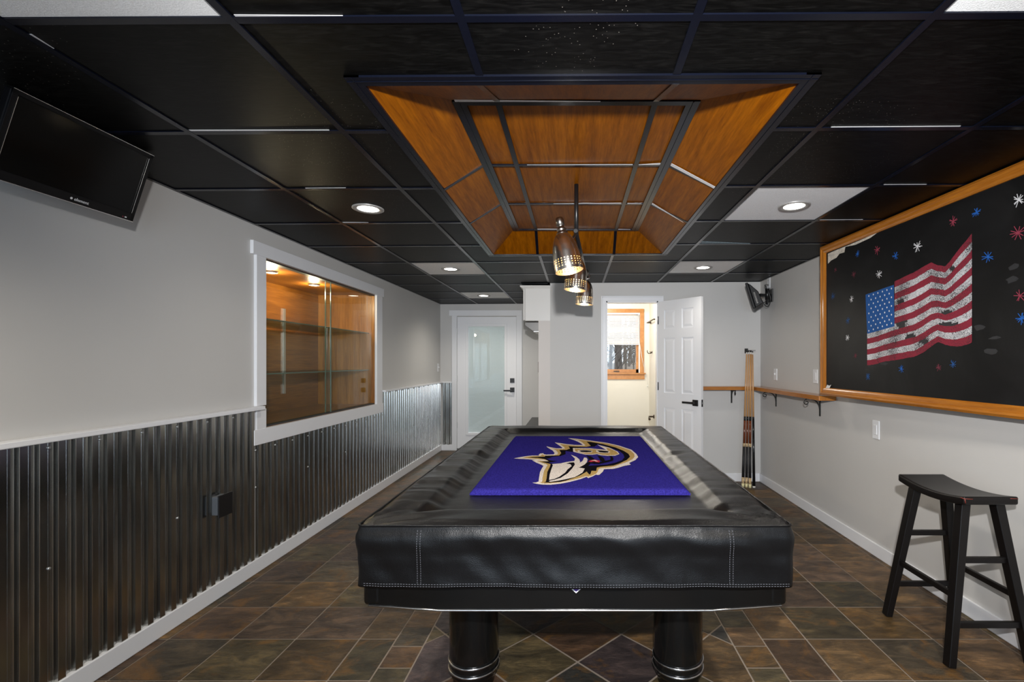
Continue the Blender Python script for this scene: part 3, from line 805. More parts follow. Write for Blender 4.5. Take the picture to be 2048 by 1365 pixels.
# ------------------------------------------------------------------ bathroom door, open into the room
d2 = sroot('door_2', (.95, YB, 0), 'white six panel door standing open')
hp, ep = Vector((.945, 5.43, 0)), Vector((1.318, 4.965, 0))
dv = (ep - hp); LW = dv.length; dv.normalize()
nv = Vector((-dv.y, dv.x, 0))                              # towards the back-right
if nv.y < 0: nv = -nv
DM = Matrix(((dv.x, nv.x, 0, hp.x), (dv.y, nv.y, 0, hp.y), (0, 0, 1, 0), (0, 0, 0, 1)))
leaf = MB(); TH = .036; HT = 2.058
zr = [(.012, .20), (.858, 1.026), (1.639, 1.742), (1.953, HT)]      # rails (solid)
st_ = .095; mid0, mid1 = LW / 2 - .045, LW / 2 + .045
leaf.box(0, st_, 0, TH, .012, HT).box(LW - st_, LW, 0, TH, .012, HT).box(mid0, mid1, 0, TH, .012, HT)
for a, b2 in zr: leaf.box(st_, mid0, 0, TH, a, b2).box(mid1, LW - st_, 0, TH, a, b2)
for pa, pb in ((st_, mid0), (mid1, LW - st_)):
    for (a, b2), (c, d) in zip(zr, zr[1:]):
        z0, z1 = b2, c
        leaf.box(pa, pb, .010, TH - .010, z0, z1)
        for yy, sgn in ((.010, -1), (TH - .010, 1)):
            i = .028
            o_ = [(pa + .012, yy, z0 + .012), (pb - .012, yy, z0 + .012), (pb - .012, yy, z1 - .012), (pa + .012, yy, z1 - .012)]
            n_ = [(pa + i + .01, yy + sgn * .007, z0 + i + .01), (pb - i - .01, yy + sgn * .007, z0 + i + .01), (pb - i - .01, yy + sgn * .007, z1 - i - .01), (pa + i + .01, yy + sgn * .007, z1 - i - .01)]
            ov = [leaf.bm.verts.new(q) for q in o_]; nvv = [leaf.bm.verts.new(q) for q in n_]
            leaf.bm.faces.new(nvv)
            for k in range(4): leaf.bm.faces.new((ov[k], ov[(k + 1) % 4], nvv[(k + 1) % 4], nvv[k]))
lf = leaf.build('door_leaf', 'door', d2, X=DM)
for sgn in (-1, 1):
    y0, y1_ = (-.016, 0) if sgn < 0 else (TH, TH + .016)
    h = MB().box(LW - .10, LW - .035, y0, y1_, .905, .970, bev=.003)
    ya = (-.055, -.01) if sgn < 0 else (TH + .01, TH + .055)
    yb = (-.060, -.046) if sgn < 0 else (TH + .046, TH + .060)
    h.box(LW - .082, LW - .055, ya[0], ya[1], .925, .952, bev=.003).box(LW - .205, LW - .055, yb[0], yb[1], .928, .949, bev=.004)
    h.build('door_handle', 'blackmetal', lf, X=DM)
MB().box(LW - .001, LW + .002, .006, TH - .006, .90, .975).box(LW, LW + .009, .012, TH - .012, .928, .948, m=1).build('latch', ['blackmetal', 'chrome'], lf, X=DM)
cz = MB()
cz.box(.297, DX0, YB - .018, YB, 0, DZ + .062, bev=.004).box(DX1, 1.014, YB - .018, YB, 0, DZ + .062, bev=.004).box(.2972, 1.0138, YB - .0185, YB, DZ, DZ + .062, bev=.004)
cz.box(.31, .322, YB - .024, YB - .012, 0, DZ + .05, bev=.003).box(.31, 1.0, YB - .024, YB - .012, DZ + .038, DZ + .05, bev=.003)
cz.box(DX0 - .004, DX0 + .014, YB - .004, YB + .10, 0, DZ).box(DX1 - .014, DX1 + .004, YB - .004, YB + .10, 0, DZ).box(DX0, DX1, YB - .004, YB + .10, DZ - .014, DZ + .002)
cz.build('casing', 'trim', d2)
for z in (1.80, 1.05, .28): MB().lathe([(.006, 0), (.006, .09)], (hp.x + .004, hp.y - .008, z), n=10).build('hinge', 'blackmetal', d2)

# ------------------------------------------------------------------ bathroom window, blind, fittings
w1 = sroot('window_1', ((WX0 + WX1) / 2, YF, WZ0), 'oak framed bathroom window')
cf = MB()
cf.box(WX0 - .062, WX1 + .062, YF - .02, YF, WZ1, WZ1 + .062, bev=.004).box(WX0 - .062, WX0, YF - .02, YF, WZ0, WZ1, bev=.004).box(WX1, WX1 + .062, YF - .02, YF, WZ0, WZ1, bev=.004)
cf.build('window_frame', 'pine_win', w1)
MB().box(WX0 - .085, WX1 + .085, YF - .05, YF + .06, WZ0 - .02, WZ0, bev=.004).box(WX0 - .07, WX1 + .07, YF - .022, YF, WZ0 - .10, WZ0 - .02, bev=.003).build('window_sill', 'pine_win', w1)
sa = MB()
sa.box(WX0, WX0 + .018, YF, YF + .09, WZ0, WZ1, 1).box(WX1 - .018, WX1, YF, YF + .09, WZ0, WZ1, 1)
sa.box(WX0 + .018, WX0 + .055, YF + .03, YF + .07, WZ0, WZ1).box(WX1 - .055, WX1 - .018, YF + .03, YF + .07, WZ0, WZ1)
sa.box(WX0 + .018, WX1 - .018, YF + .03, YF + .07, WZ0, WZ0 + .055).box(WX0 + .018, WX1 - .018, YF + .03, YF + .07, WZ1 - .045, WZ1)
sh = sa.build('sash', ['pine_win', 'trim'], w1)
MB().box(.60, .69, YF + .016, YF + .03, WZ0 + .018, WZ0 + .034, bev=.003).build('sash_lift', 'bronze', sh)
MB().box(WX0 + .05, WX1 - .05, YF + .048, YF + .052, WZ0 + .05, WZ1 - .04).build('pane', 'winglass', w1)
bd = thing('window_blind', ((WX0 + WX1) / 2, YF, WZ1), 'white slatted blind half lowered over the bathroom window', 'blind')
MB().box(WX0 + .01, WX1 - .004, YF - .03, YF + .0, WZ1 - .028, WZ1 - .002, bev=.002).build('headrail', 'slat', bd)
z = WZ1 - .05; slm = MB(); nsl = 0
while z > 1.665:
    slm.bar((WX0 + .012, YF - .014, z), (WX1 - .008, YF - .014, z), .026, .0015, up=(0, -.75, .62)); z -= .024; nsl += 1
slm.build('slat', 'slat', bd)
MB().box(WX0 + .012, WX1 - .008, YF - .026, YF - .004, 1.635, 1.655, bev=.003).build('bottom_rail', 'slat', bd)
cd = MB().tube([(WX1 - .02, YF - .03, WZ1 - .02), (WX1 - .02, YF - .034, 1.75), (1.03, YF - .036, 1.45), (1.075, YF - .04, 1.24), (1.11, YF - .03, 1.10), (1.118, YF - .025, 1.0)], .0025, 6)
cd.tube([(WX1 - .03, YF - .03, WZ1 - .02), (WX1 - .025, YF - .034, 1.75), (1.02, YF - .036, 1.48), (1.06, YF - .04, 1.30)], .0025, 6)
cd.lathe([(.003, .02), (.008, 0), (.008, -.02)], (1.118, YF - .025, 1.0), n=10)
cd.build('pull_cord', 'cord', bd)
tb = thing('towel_rail', (BXR, 7.16, 1.96), 'dark metal towel bar high on the bathroom right wall', 'towel bar')
for y in (7.19, 6.62): MB().lathe([(.02, 0), (.02, -.008), (.01, -.012), (.01, -.06)], (BXR, y, 1.965), (1, 0, 0), 16).build('post', 'bronze', tb)
MB().tube([(BXR - .055, 7.22, 1.965), (BXR - .055, 6.58, 1.965)], .008, 10).build('bar', 'bronze', tb)
rh = thing('hanger_hook', (BXR, 7.08, 1.51), 'dark double robe hook on the bathroom right wall', 'hook')
MB().lathe([(.018, 0), (.018, -.006), (.009, -.01)], (BXR, 7.08, 1.515), (1, 0, 0), 16).build('backplate', 'bronze', rh)
MB().tube([(BXR - .005, 7.08, 1.52), (BXR - .03, 7.08, 1.50), (BXR - .055, 7.08, 1.495), (BXR - .072, 7.08, 1.52), (BXR - .072, 7.08, 1.545)], .006, 8).tube([(BXR - .005, 7.08, 1.51), (BXR - .025, 7.08, 1.49), (BXR - .03, 7.08, 1.53)], .005, 8).build('prong', 'bronze', rh)
ph = thing('hanging_paper_holder', (BXR, 6.85, .57), 'dark bronze paper holder low on the bathroom right wall', 'paper holder')
MB().lathe([(.028, 0), (.028, -.01), (.012, -.016), (.012, -.075)], (BXR, 6.9, .575), (1, 0, 0), 16).build('post', 'bronze', ph)
MB().tube([(BXR - .07, 6.92, .575), (BXR - .09, 6.80, .565), (BXR - .095, 6.72, .56)], .011, 10).lathe([(.014, -.01), (.018, 0), (.014, .012)], (BXR - .095, 6.72, .56), (0, -1, 0), 12).build('arm', 'bronze', ph)

# ------------------------------------------------------------------ kitchenette corner
uc = thing('upper_cabinet', (-.43, 5.85, 1.845), 'white wall cabinet with crown moulding left of the back wall', 'cabinet')
MB().box(-.575, XP, YB + .02, 6.25, 1.845, 2.225, bev=.002).build('carcass', 'cab', uc)
dr = MB().box(-.597, -.578, YB + .024, 5.85, 1.85, 2.215, bev=.003).build('door', 'cab', uc)
dr = MB().box(-.597, -.578, 5.856, 6.246, 1.85, 2.215, bev=.003).build('door', 'cab', uc)
cm = MB().prism([(-.597, YB + .018, 2.215), (-.632, YB + .002, 2.237), (-.632, YB + .002, 2.25), (XP, YB + .002, 2.25), (XP, YB + .018, 2.215)], (0, .8, 0))
cm.build('crown_moulding', 'cab', uc)
hd_ = thing('range_hood', (-.45, 5.9, 1.75), 'dark grey range hood under the white wall cabinet', 'range hood')
MB().prism([(-.59, YB + .14, 1.80), (-.59, YB + .14, 1.84), (XP, YB + .14, 1.84), (XP, YB + .14, 1.735), (-.50, YB + .14, 1.735)], (0, .66, 0), bev=.004).build('canopy', 'hood', hd_)
MB().box(-.49, -.30, YB + .18, 6.2, 1.728, 1.735).build('filter', 'alu', hd_)
XPc = XP - .004
bn = thing('low_cabinet', (-.47, 6.8, 0), 'low dark grey cabinet by the glazed door, beyond the pool table', 'cabinet')
MB().box(-.655, XPc, 6.30, YF - .002, .0, .485, bev=.004).build('body', 'darkbench', bn)
MB().box(-.668, XPc, 6.29, YF - .002, .485, .513, bev=.004).build('top', 'darkbench', bn)

# ------------------------------------------------------------------ switch plates and outlets
def plate(pos, axis, label, cat, name, group=None, w=.074, h=.122, kind='rocker', pm='plate'):
    x, y, z = pos
    t = thing(name, pos, label, cat, group)
    s = -1 if axis > 0 else 1
    x0, x1 = sorted((x, x + s * .007))
    MB().box(x0, x1, y - w / 2, y + w / 2, z - h / 2, z + h / 2, bev=.002).build('cover_plate', pm, t)
    if kind == 'rocker':
        x0, x1 = sorted((x + s * .006, x + s * .011))
        MB().box(x0, x1, y - .017, y + .017, z - .034, z + .034, bev=.002).build('rocker', pm, t)
    elif kind == 'toggle':
        x0, x1 = sorted((x + s * .006, x + s * .02))
        MB().box(x0, x1, y - .005, y + .005, z - .004, z + .014, bev=.002).build('toggle', pm, t)
    else:
        for dz in (-.028, .028):
            x0, x1 = sorted((x + s * .006, x + s * .0085))
            k = MB().box(x0, x1, y - .017, y + .017, z + dz - .017, z + dz + .017, bev=.002).build('receptacle', pm, t)
            x0, x1 = sorted((x + s * .008, x + s * .0092))
            MB().box(x0, x1, y - .008, y - .005, z + dz - .006, z + dz + .006).box(x0, x1, y + .005, y + .008, z + dz - .006, z + dz + .006).build('slot', 'slot', k)
    return t
plate((XR, 5.034, 1.238), 1, 'white light switch on right wall above the shelf, nearer the corner', 'light switch', 'light_switch', kind='toggle')
plate((XR, 4.197, 1.243), 1, 'white light switch on right wall beside the chalkboard frame', 'light switch', 'light_switch')
plate((XR, 3.353, .893), 1, 'white wall plate below the chalkboard on right wall', 'wall plate', 'wall_plate', h=.13)
plate((XL, 7.236, 1.285), -1, 'white light switch at far end of the left wall', 'light switch', 'light_switch', kind='toggle')
plate((XR, 5.21, 2.236), 1, 'white outlet high on right wall beside the corner television', 'outlet', 'wall_outlet', kind='outlet', h=.115)
plate((-.42, 5.52, 1.31), 1, 'brown outlet on the edge of the pale wall end', 'outlet', 'wall_outlet', kind='outlet', pm='bronze')
ob = thing('outlet_box', (XL + .02, 2.745, .547), 'black outlet box with painted lit side on the corrugated metal', 'outlet box')
MB().box(XL + .012, XL + .065, 2.705, 2.785, .495, .60, bev=.004).build('box_body', 'box_litside', ob)  # lighter grey body paints the light falling on the near side
MB().box(XL + .062, XL + .070, 2.690, 2.800, .483, .612, bev=.003).build('cover_plate', 'blackmetal', ob)

# ------------------------------------------------------------------ televisions
def text_part(body, size, name, parent, X, mt):
    cu = bpy.data.curves.new(name, 'FONT'); cu.body = body; cu.size = size; cu.align_x = 'CENTER'; cu.align_y = 'CENTER'; cu.extrude = size * .02
    o = bpy.data.objects.new(name, cu); C.objects.link(o)
    cu.materials.append(M[mt])
    me = bpy.data.meshes.new_from_object(o); bpy.data.objects.remove(o)
    o = bpy.data.objects.new(name, me); C.objects.link(o)
    o.parent = parent
    Xl = X.copy(); Xl.translation -= root_off(parent); o.matrix_local = Xl
    return o
tv = thing('television', (-1.86, 1.785, 1.975), 'black flat television tilted down from the left wall', 'television')
u = Vector((0, 1, 0)); v_ = Vector((.092, 0, .283)).normalized(); nn = u.cross(v_)
if nn.x < 0: nn = -nn
TM = Matrix(((u.x, v_.x, nn.x, -1.903), (u.y, v_.y, nn.y, 1.53), (u.z, v_.z, nn.z, 1.975), (0, 0, 0, 1)))
TW, THt = .51, .2976
MB().box(0, TW, 0, THt, -.03, 0, bev=.006).box(.06, TW - .06, .03, THt - .03, -.055, -.03, bev=.01).build('housing', 'tvbody', tv, X=TM)
bz = MB().box(0, TW, 0, .034, -.002, .004, bev=.0015).box(0, TW, THt - .016, THt, -.002, .004, bev=.0015).box(0, .016, 0, THt, -.002, .004, bev=.0015).box(TW - .016, TW, 0, THt, -.002, .004, bev=.0015)
bz.build('bezel', 'tvbody', tv, X=TM)
MB().box(.016, TW - .016, .034, THt - .016, -.002, .0012).build('screen', 'screen', tv, X=TM)
ed = MB().box(.0, TW, -.001, .0012, -.004, .005).box(.0, TW, THt - .0008, THt + .0008, -.004, .005).box(TW - .018, TW - .0165, .035, THt - .02, .004, .0048).box(.0165, .018, .035, THt - .02, .004, .0048)
ed.build('chrome_line', 'chrome', tv, X=TM)
# logo faces the room: text x runs along +Y as seen from the room
LM = Matrix(((u.x, v_.x, nn.x, 0), (u.y, v_.y, nn.y, 0), (u.z, v_.z, nn.z, 0), (0, 0, 0, 1)))
LM.translation = TM @ Vector((TW * .575, .016, .0046))
if LM.to_3x3().determinant() < 0: pass
text_part('element', .0165, 'logo', tv, LM, 'printwhite')
MB().lathe([(0, .0046), (.0045, .0046)], (TW * .575 - .037, .016, 0), n=16, caps=False).build('logo_mark', 'printwhite', tv, X=TM)
MB().box(TW - .05, TW - .046, .008, .012, .004, .0046, m=0).box(TW - .04, TW - .032, .008, .013, .004, .0046, m=1).build('indicator', ['ch_redstar', 'printwhite'], tv, X=TM)
mt_ = MB().box(XL, XL + .012, 1.72, 1.82, 2.13, 2.25, bev=.002).box(XL + .01, XL + .13, 1.755, 1.785, 2.15, 2.18, bev=.004)
mt_.box(.19, .31, .12, .22, -.066, -.054, X=TM)
mt_.build('wall_mount', 'blackmetal', tv)

t2 = thing('television', (1.93, 5.15, 1.95), 'small black television high in the corner, turned edge on', 'television')
nh = Vector((-.925, .38, 0)).normalized()
u2 = Vector((nh.y, -nh.x, 0)); v2 = (nh * .28 + Vector((0, 0, .96))).normalized(); n2_ = (nh * .96 - Vector((0, 0, .28))).normalized()   # screen faces the left wall and down
B0 = at(1506, 618, 4.98)
TM2 = Matrix(((u2.x, v2.x, n2_.x, B0.x), (u2.y, v2.y, n2_.y, B0.y), (u2.z, v2.z, n2_.z, B0.z), (0, 0, 0, 1)))
W_, H_ = .36, .285
MB().box(0, W_, 0, H_, -.028, 0, bev=.006).build('bezel', 'tvbody', t2, X=TM2)
MB().box(.012, W_ - .012, .03, H_ - .012, -.001, .001).build('screen', 'screen', t2, X=TM2)
bk = MB(); pf = [(.012, .005, -.028), (.012, .03, -.11), (.012, .16, -.10), (.012, .25, -.05), (.012, H_ - .01, -.028)]
bk.prism(pf, (W_ - .024, 0, 0), bev=.006); hs_ = bk.build('housing', 'tvbody', t2, X=TM2)
vt = MB()
for k in range(9): vt.box(.0095, .013, .045 + .014 * k, .052 + .014 * k, -.066, -.05)
vt.build('vent', 'hood', hs_, X=TM2)
mt2 = MB().box(XR - .012, XR, 5.10, 5.20, 2.02, 2.16, bev=.003)
c2 = TM2 @ Vector((W_ / 2, .14, -.105))
mt2.bar(c2, (XR - .01, 5.15, 2.09), .03, .03).lathe([(.022, -.06), (.022, .06)], (XR - .055, 5.12, 2.10), n=14).bar((XR - .055, 5.12, 2.04), (XR - .06, 5.12, 1.99), .02, .03)
mt2.build('wall_mount', 'blackmetal', t2)
cb = MB()
def curve(pts, n=8):
    P_ = [Vector(p) for p in pts]; out = []
    for i in range(len(P_) - 1):
        p0, p1, p2, p3 = P_[max(i - 1, 0)], P_[i], P_[i + 1], P_[min(i + 2, len(P_) - 1)]
        for k in range(n):
            t = k / n
            out.append(.5 * ((2 * p1) + (-p0 + p2) * t + (2 * p0 - 5 * p1 + 4 * p2 - p3) * t * t + (-p0 + 3 * p1 - 3 * p2 + p3) * t ** 3))
    return out + [P_[-1]]
YT = 5.05
cb.tube(curve([(XR - .012, 5.20, 2.215), at(1530, 571, YT), at(1537, 585, YT), at(1541, 598, YT), at(1538, 611, YT), at(1532, 613, YT), at(1526, 605, YT), at(1522, 598, YT)]), .005, 8)
cb.tube(curve([at(1532, 573, YT + .06), at(1534, 588, YT + .06), at(1532, 602, YT + .06), at(1527, 606, YT + .06)]), .004, 8)
cb.build('cable', 'blackmetal', t2)

# ------------------------------------------------------------------ chalkboard
def bplane_Y(px): return (1.966 + .0454 * 3.788) / ((px - CX) / F + .0454)
def bd_pt(px, py, off=0.0):
    Y = bplane_Y(px); p = at(px, py, Y); return p + BN * off
BD = Vector((.0454, -1, 0)).normalized()                 # along the board towards the camera
BN = Vector((-1, -.0454, 0)).normalized()                # out of the board
BO = Vector((1.966, 3.788, 0))
BL = 2.44
BM = Matrix(((BD.x, 0, BN.x, BO.x), (BD.y, 0, BN.y, BO.y), (0, 1, 0, 0), (0, 0, 0, 1)))   # local (along, up, out)
cbd = thing('chalkboard', (1.97, 2.6, 1.11), 'large black chalkboard with oak frame and a chalk flag on right wall', 'chalkboard')
zb0, zb1 = 1.110, 2.285
MB().box(.03, BL - .03, zb0 + .03, zb1 - .03, -.012, -.004).build('board_panel', 'board', cbd, X=BM)
fw = .060
def rail_(a0, a1, z0, z1, mtn, vert):
    m_ = MB()
    if vert: prof = [(a0, 0.0), (a0, .012), (a0 + (a1 - a0) * .25, .020), (a0 + (a1 - a0) * .6, .014), (a0 + (a1 - a0) * .85, .012), (a1, .004), (a1, -.02), (a0, -.02)]
    else: prof = [(z0, 0.0), (z0, .012), (z0 + (z1 - z0) * .25, .020), (z0 + (z1 - z0) * .6, .014), (z0 + (z1 - z0) * .85, .012), (z1, .004), (z1, -.02), (z0, -.02)]
    return m_, prof
def frame_rail(pts_out, pts_in, mtn):
    """mitred moulding between outer corner pair and inner corner pair"""
    m_ = MB(); pr = [(0, -.03), (0, .012), (.22, .020), (.4, .0195), (.5, .013), (.75, .013), (.9, .009), (1, .004), (1, -.02)]
    oa, ob_ = pts_out; ia, ib = pts_in
    A_, B2 = [], []
    for t, h in pr:
        A_.append(m_.bm.verts.new((lerp(oa[0], ia[0], t), lerp(oa[1], ia[1], t), h)))
        B2.append(m_.bm.verts.new((lerp(ob_[0], ib[0], t), lerp(ob_[1], ib[1], t), h)))
    for k in range(len(pr)):
        j = (k + 1) % len(pr); m_.bm.faces.new((A_[k], A_[j], B2[j], B2[k]))
    m_.bm.faces.new(A_[::-1]); m_.bm.faces.new(B2)
    bmesh.ops.recalc_face_normals(m_.bm, faces=m_.bm.faces)
    return m_.build('frame_rail', mtn, cbd, X=BM)
O = [(0, zb0), (BL, zb0), (BL, zb1), (0, zb1)]; I = [(fw, zb0 + fw), (BL - fw, zb0 + fw), (BL - fw, zb1 - fw), (fw, zb1 - fw)]
for k, mtn in ((0, 'oak'), (1, 'oak_v'), (2, 'oak'), (3, 'oak_v')):
    j = (k + 1) % 4; frame_rail((O[k], O[j]), (I[k], I[j]), mtn)
bx = MB()
cA, cB = BM @ Vector((.05, 0, -.03)), BM @ Vector((BL - .05, 0, -.03))
bx.prism([(cA.x, cA.y, zb0 + .03), (cB.x, cB.y, zb0 + .03), (XR - .002, cB.y, zb0 + .03), (XR - .002, cA.y, zb0 + .03)], (0, 0, zb1 - zb0 - .06))
bx.build('backing_box', 'trim', cbd)
# chalk flag
def Q(cx, cy): return (1640 + cx / 2.7304, 340 + cy / 2.7304)
tops = [(250, 692), (300, 672), (350, 646), (403, 610), (450, 588), (510, 560), (560, 530), (605, 505), (635, 520), (680, 527), (712, 492), (740, 452), (770, 415), (800, 380), (828, 345)]
bots = [(262, 1068), (300, 1062), (350, 1048), (403, 1040), (450, 1032), (510, 1022), (560, 998), (605, 965), (640, 940), (680, 955), (712, 962), (740, 965), (770, 962), (800, 955), (840, 935)]
NST = 13
def stripe_y(x, k):
    def itp(tab):
        for (xa, ya), (xb, yb) in zip(tab, tab[1:]):
            if xa <= x <= xb: return lerp(ya, yb, (x - xa) / (xb - xa))
        return tab[0][1] if x < tab[0][0] else tab[-1][1]
    return lerp(itp(tops), itp(bots), k / NST)
fg = MB()
xs_all = [255 + (826 - 255) * i / 130 for i in range(131)]
for k in range(NST):
    xs = [x for x in xs_all if x >= (401 if k < 7 else 0)]
    for xa, xb in zip(xs, xs[1:]):
        jit = lambda x, kk: 2.2 * mnoise.noise(Vector((x * .03, kk * 7.7, 1.3))) + 1.5 * mnoise.noise(Vector((x * .11, kk * 3.1, 5.3)))
        for r3 in range(3):
            ka, kb = k + r3 / 3, k + (r3 + 1) / 3
            ja = (lambda x, kk: jit(x, kk) if abs(kk - round(kk)) < .01 else 0)
            q = [(xa, stripe_y(xa, ka) + ja(xa, ka)), (xb, stripe_y(xb, ka) + ja(xb, ka)), (xb, stripe_y(xb, kb) + ja(xb, kb)), (xa, stripe_y(xa, kb) + ja(xa, kb))]
            mi = 0 if k % 2 == 0 else 1
            xc, yc = (xa + xb) / 2, (q[0][1] + q[2][1]) / 2       # rubbed patches
            if mi == 1:
                for sx_, sy_, sr, sq in ((700, 790, 45, 26), (440, 830, 30, 32), (440, 725, 20, 22), (700, 850, 60, 18), (490, 920, 30, 25), (720, 540, 16, 18), (560, 935, 25, 20)):
                    e_ = ((xc - sx_) / sr) ** 2 + ((yc - sy_) / sq) ** 2
                    if e_ < 1 + .7 * mnoise.noise(Vector((xc * .09, yc * .09, 2.0))): mi = 3
            fg.poly([bd_pt(*Q(*p), off=-.0033) for p in q], mi)
cant = [(246, 682), (300, 664), (350, 645), (401, 628), (402, 740), (404, 855), (350, 870), (300, 884), (256, 896), (250, 790)]
fg.shape([bd_pt(*Q(*p), off=-.0032) for p in cant], 2)
for r in range(9):
    for c_ in range(6 if r % 2 == 0 else 5):
        fx = (c_ + (.5 if r % 2 == 0 else 1.0)) / 6.0; fy = (r + .5) / 9
        xx = 252 + 148 * fx; yy = lerp(682, 896, fy) - (xx - 250) * .33
        p0 = bd_pt(*Q(xx, yy), off=-.0030)
        R_ = .0052
        fg.poly([p0 + BD * (R_ * math.cos(a_)) + Vector((0, 0, R_ * 1.2 * math.sin(a_))) for a_ in [2 * PI * i / 6 for i in range(6)]], 4)
fg.build('chalk_flag', ['ch_red', 'ch_white', 'ch_blue', 'ch_smudge', 'ch_whitestar'], cbd, label='wavy stars and stripes drawn in chalk')
bursts = [(2036, 400, 15, 'w'), (1952, 425, 12, 'b'), (1905, 443, 12, 'r'), (2035, 466, 18, 'r'), (1975, 514, 16, 'b'), (2038, 592, 15, 'r'), (2042, 637, 14, 'b'),
          (1834, 493, 13, 'w'), (1757, 549, 11, 'w'), (1790, 512, 10, 'b'), (1754, 500, 11, 'r'), (1714, 508, 8, 'b'), (1707, 549, 9, 'R'), (1670, 540, 6, 'R'),
          (1702, 599, 8, 'w'), (1665, 593, 9, 'B'), (1695, 641, 8, 'B'), (1694, 676, 7, 'w'), (1710, 712, 7, 'R'), (1735, 754, 9, 'B'), (1802, 738, 9, 'b'), (1905, 729, 10, 'B'), (1876, 735, 9, 'R')]
mk = {'w': 'ch_whitestar', 'b': 'ch_bluestar', 'r': 'ch_redstar', 'R': 'ch_redfaint', 'B': 'ch_bluefaint'}
for px, py, r, cc in bursts:
    p0 = bd_pt(px, py, off=-.0032); R_ = r * p0.y / F
    m_ = MB(); n_ = random.choice((8, 9, 10, 11))
    for k in range(n_):
        a_ = 2 * PI * k / n_ + random.uniform(-.25, .25); L_ = R_ * random.uniform(.75, 1.1)
        dr_ = BD * math.cos(a_) + Vector((0, 0, math.sin(a_))); pr_ = BD * -math.sin(a_) + Vector((0, 0, math.cos(a_)))
        q0 = p0 - dr_ * R_ * .12; wd = .0011 + R_ * .026; o_ = BN * (.00004 * k)
        m_.poly([q0 - pr_ * wd + o_, q0 + dr_ * L_ - pr_ * wd * .8 + o_, q0 + dr_ * L_ + pr_ * wd * .8 + o_, q0 + pr_ * wd + o_])
    m_.build('chalk_burst', mk[cc], cbd)
# rubbed chalk smudges and the torn corner
for px, py, rx, ry in ((1935, 630, 5, 9), (1958, 655, 7, 8), (1990, 676, 9, 4), (1980, 703, 9, 8), (1768, 728, 7, 3), (2025, 535, 9, 7), (2022, 560, 8, 7)):
    p0 = bd_pt(px, py, off=-.0034); k_ = p0.y / F
    pts = []
    for i in range(9):
        a_ = 2 * PI * i / 9; rr_ = random.uniform(.6, 1.15)
        pts.append(p0 + BD * (rx * 1.8 * k_ * rr_ * math.cos(a_)) + Vector((0, 0, ry * k_ * rr_ * math.sin(a_))))
    MB().shape(pts, 0).build('chalk_smudge', 'ch_smudge', cbd)
tp = [(1655, 528), (1655, 508), (1668, 502), (1700, 489), (1735, 474), (1755, 465), (1740, 476), (1710, 490), (1690, 494), (1688, 505), (1678, 508), (1672, 516), (1662, 521)]
MB().shape([bd_pt(*p, off=-.0031) for p in tp]).build('torn_corner', 'torn', cbd, label='pale torn surface at the upper corner')
tp = [(1652, 778), (1656, 770), (1660, 772), (1664, 770), (1660, 778)]
MB().shape([bd_pt(*p, off=.006) for p in tp]).build('chalk_piece', 'printwhite', cbd)

# ------------------------------------------------------------------ drink shelves on iron brackets
def bracket(parent, o, out, along):
    """o: point on the wall under the shelf, out: unit vector from the wall, along: wall direction"""
    o, out = Vector(o), Vector(out)
    m_ = MB(); Zv = Vector((0, 0, 1))
    m_.bar(o + out * .004, o + out * .004 - Zv * .155, .016, .007, up=out)
    m_.bar(o + out * .0 - Zv * .005, o + out * .125 - Zv * .005, .016, .007)
    m_.tube([o + out * .006 - Zv * .10 + (out * .07 * (1 - math.cos(a_)) + Zv * .09 * math.sin(a_)) for a_ in [PI / 2 * i / 8 for i in range(9)]], .005, 8)
    c0 = o + out * .12 - Zv * .035
    m_.tube([c0 + (out * math.cos(a_) + Zv * math.sin(a_)) * (.027 - .0021 * i) for i, a_ in enumerate([PI / 2 - .75 * k for k in range(11)])], .0045, 8)
    return m_.build('bracket', 'iron', parent)
sb = thing('drink_shelf', (1.72, YB - .07, 1.055), 'narrow oak shelf on back wall between the open door and corner', 'shelf')
MB().box(1.06, XR - .145, YB - .142, YB - .001, 1.055, 1.094, bev=.003).build('board', 'oak_x', sb)
bracket(sb, (1.795, YB, 1.055), (0, -1, 0), (1, 0, 0))
sr_ = thing('drink_shelf', (2.05, 4.66, 1.055), 'narrow oak shelf on right wall, ending below the chalkboard', 'shelf')
MB().box(XR - .142, XR - .001, 3.867, YB - .002, 1.055, 1.094, bev=.003).build('board', 'oak', sr_)
for y in (5.02, 4.12): bracket(sr_, (XR, y, 1.055), (-1, 0, 0), (0, 1, 0))

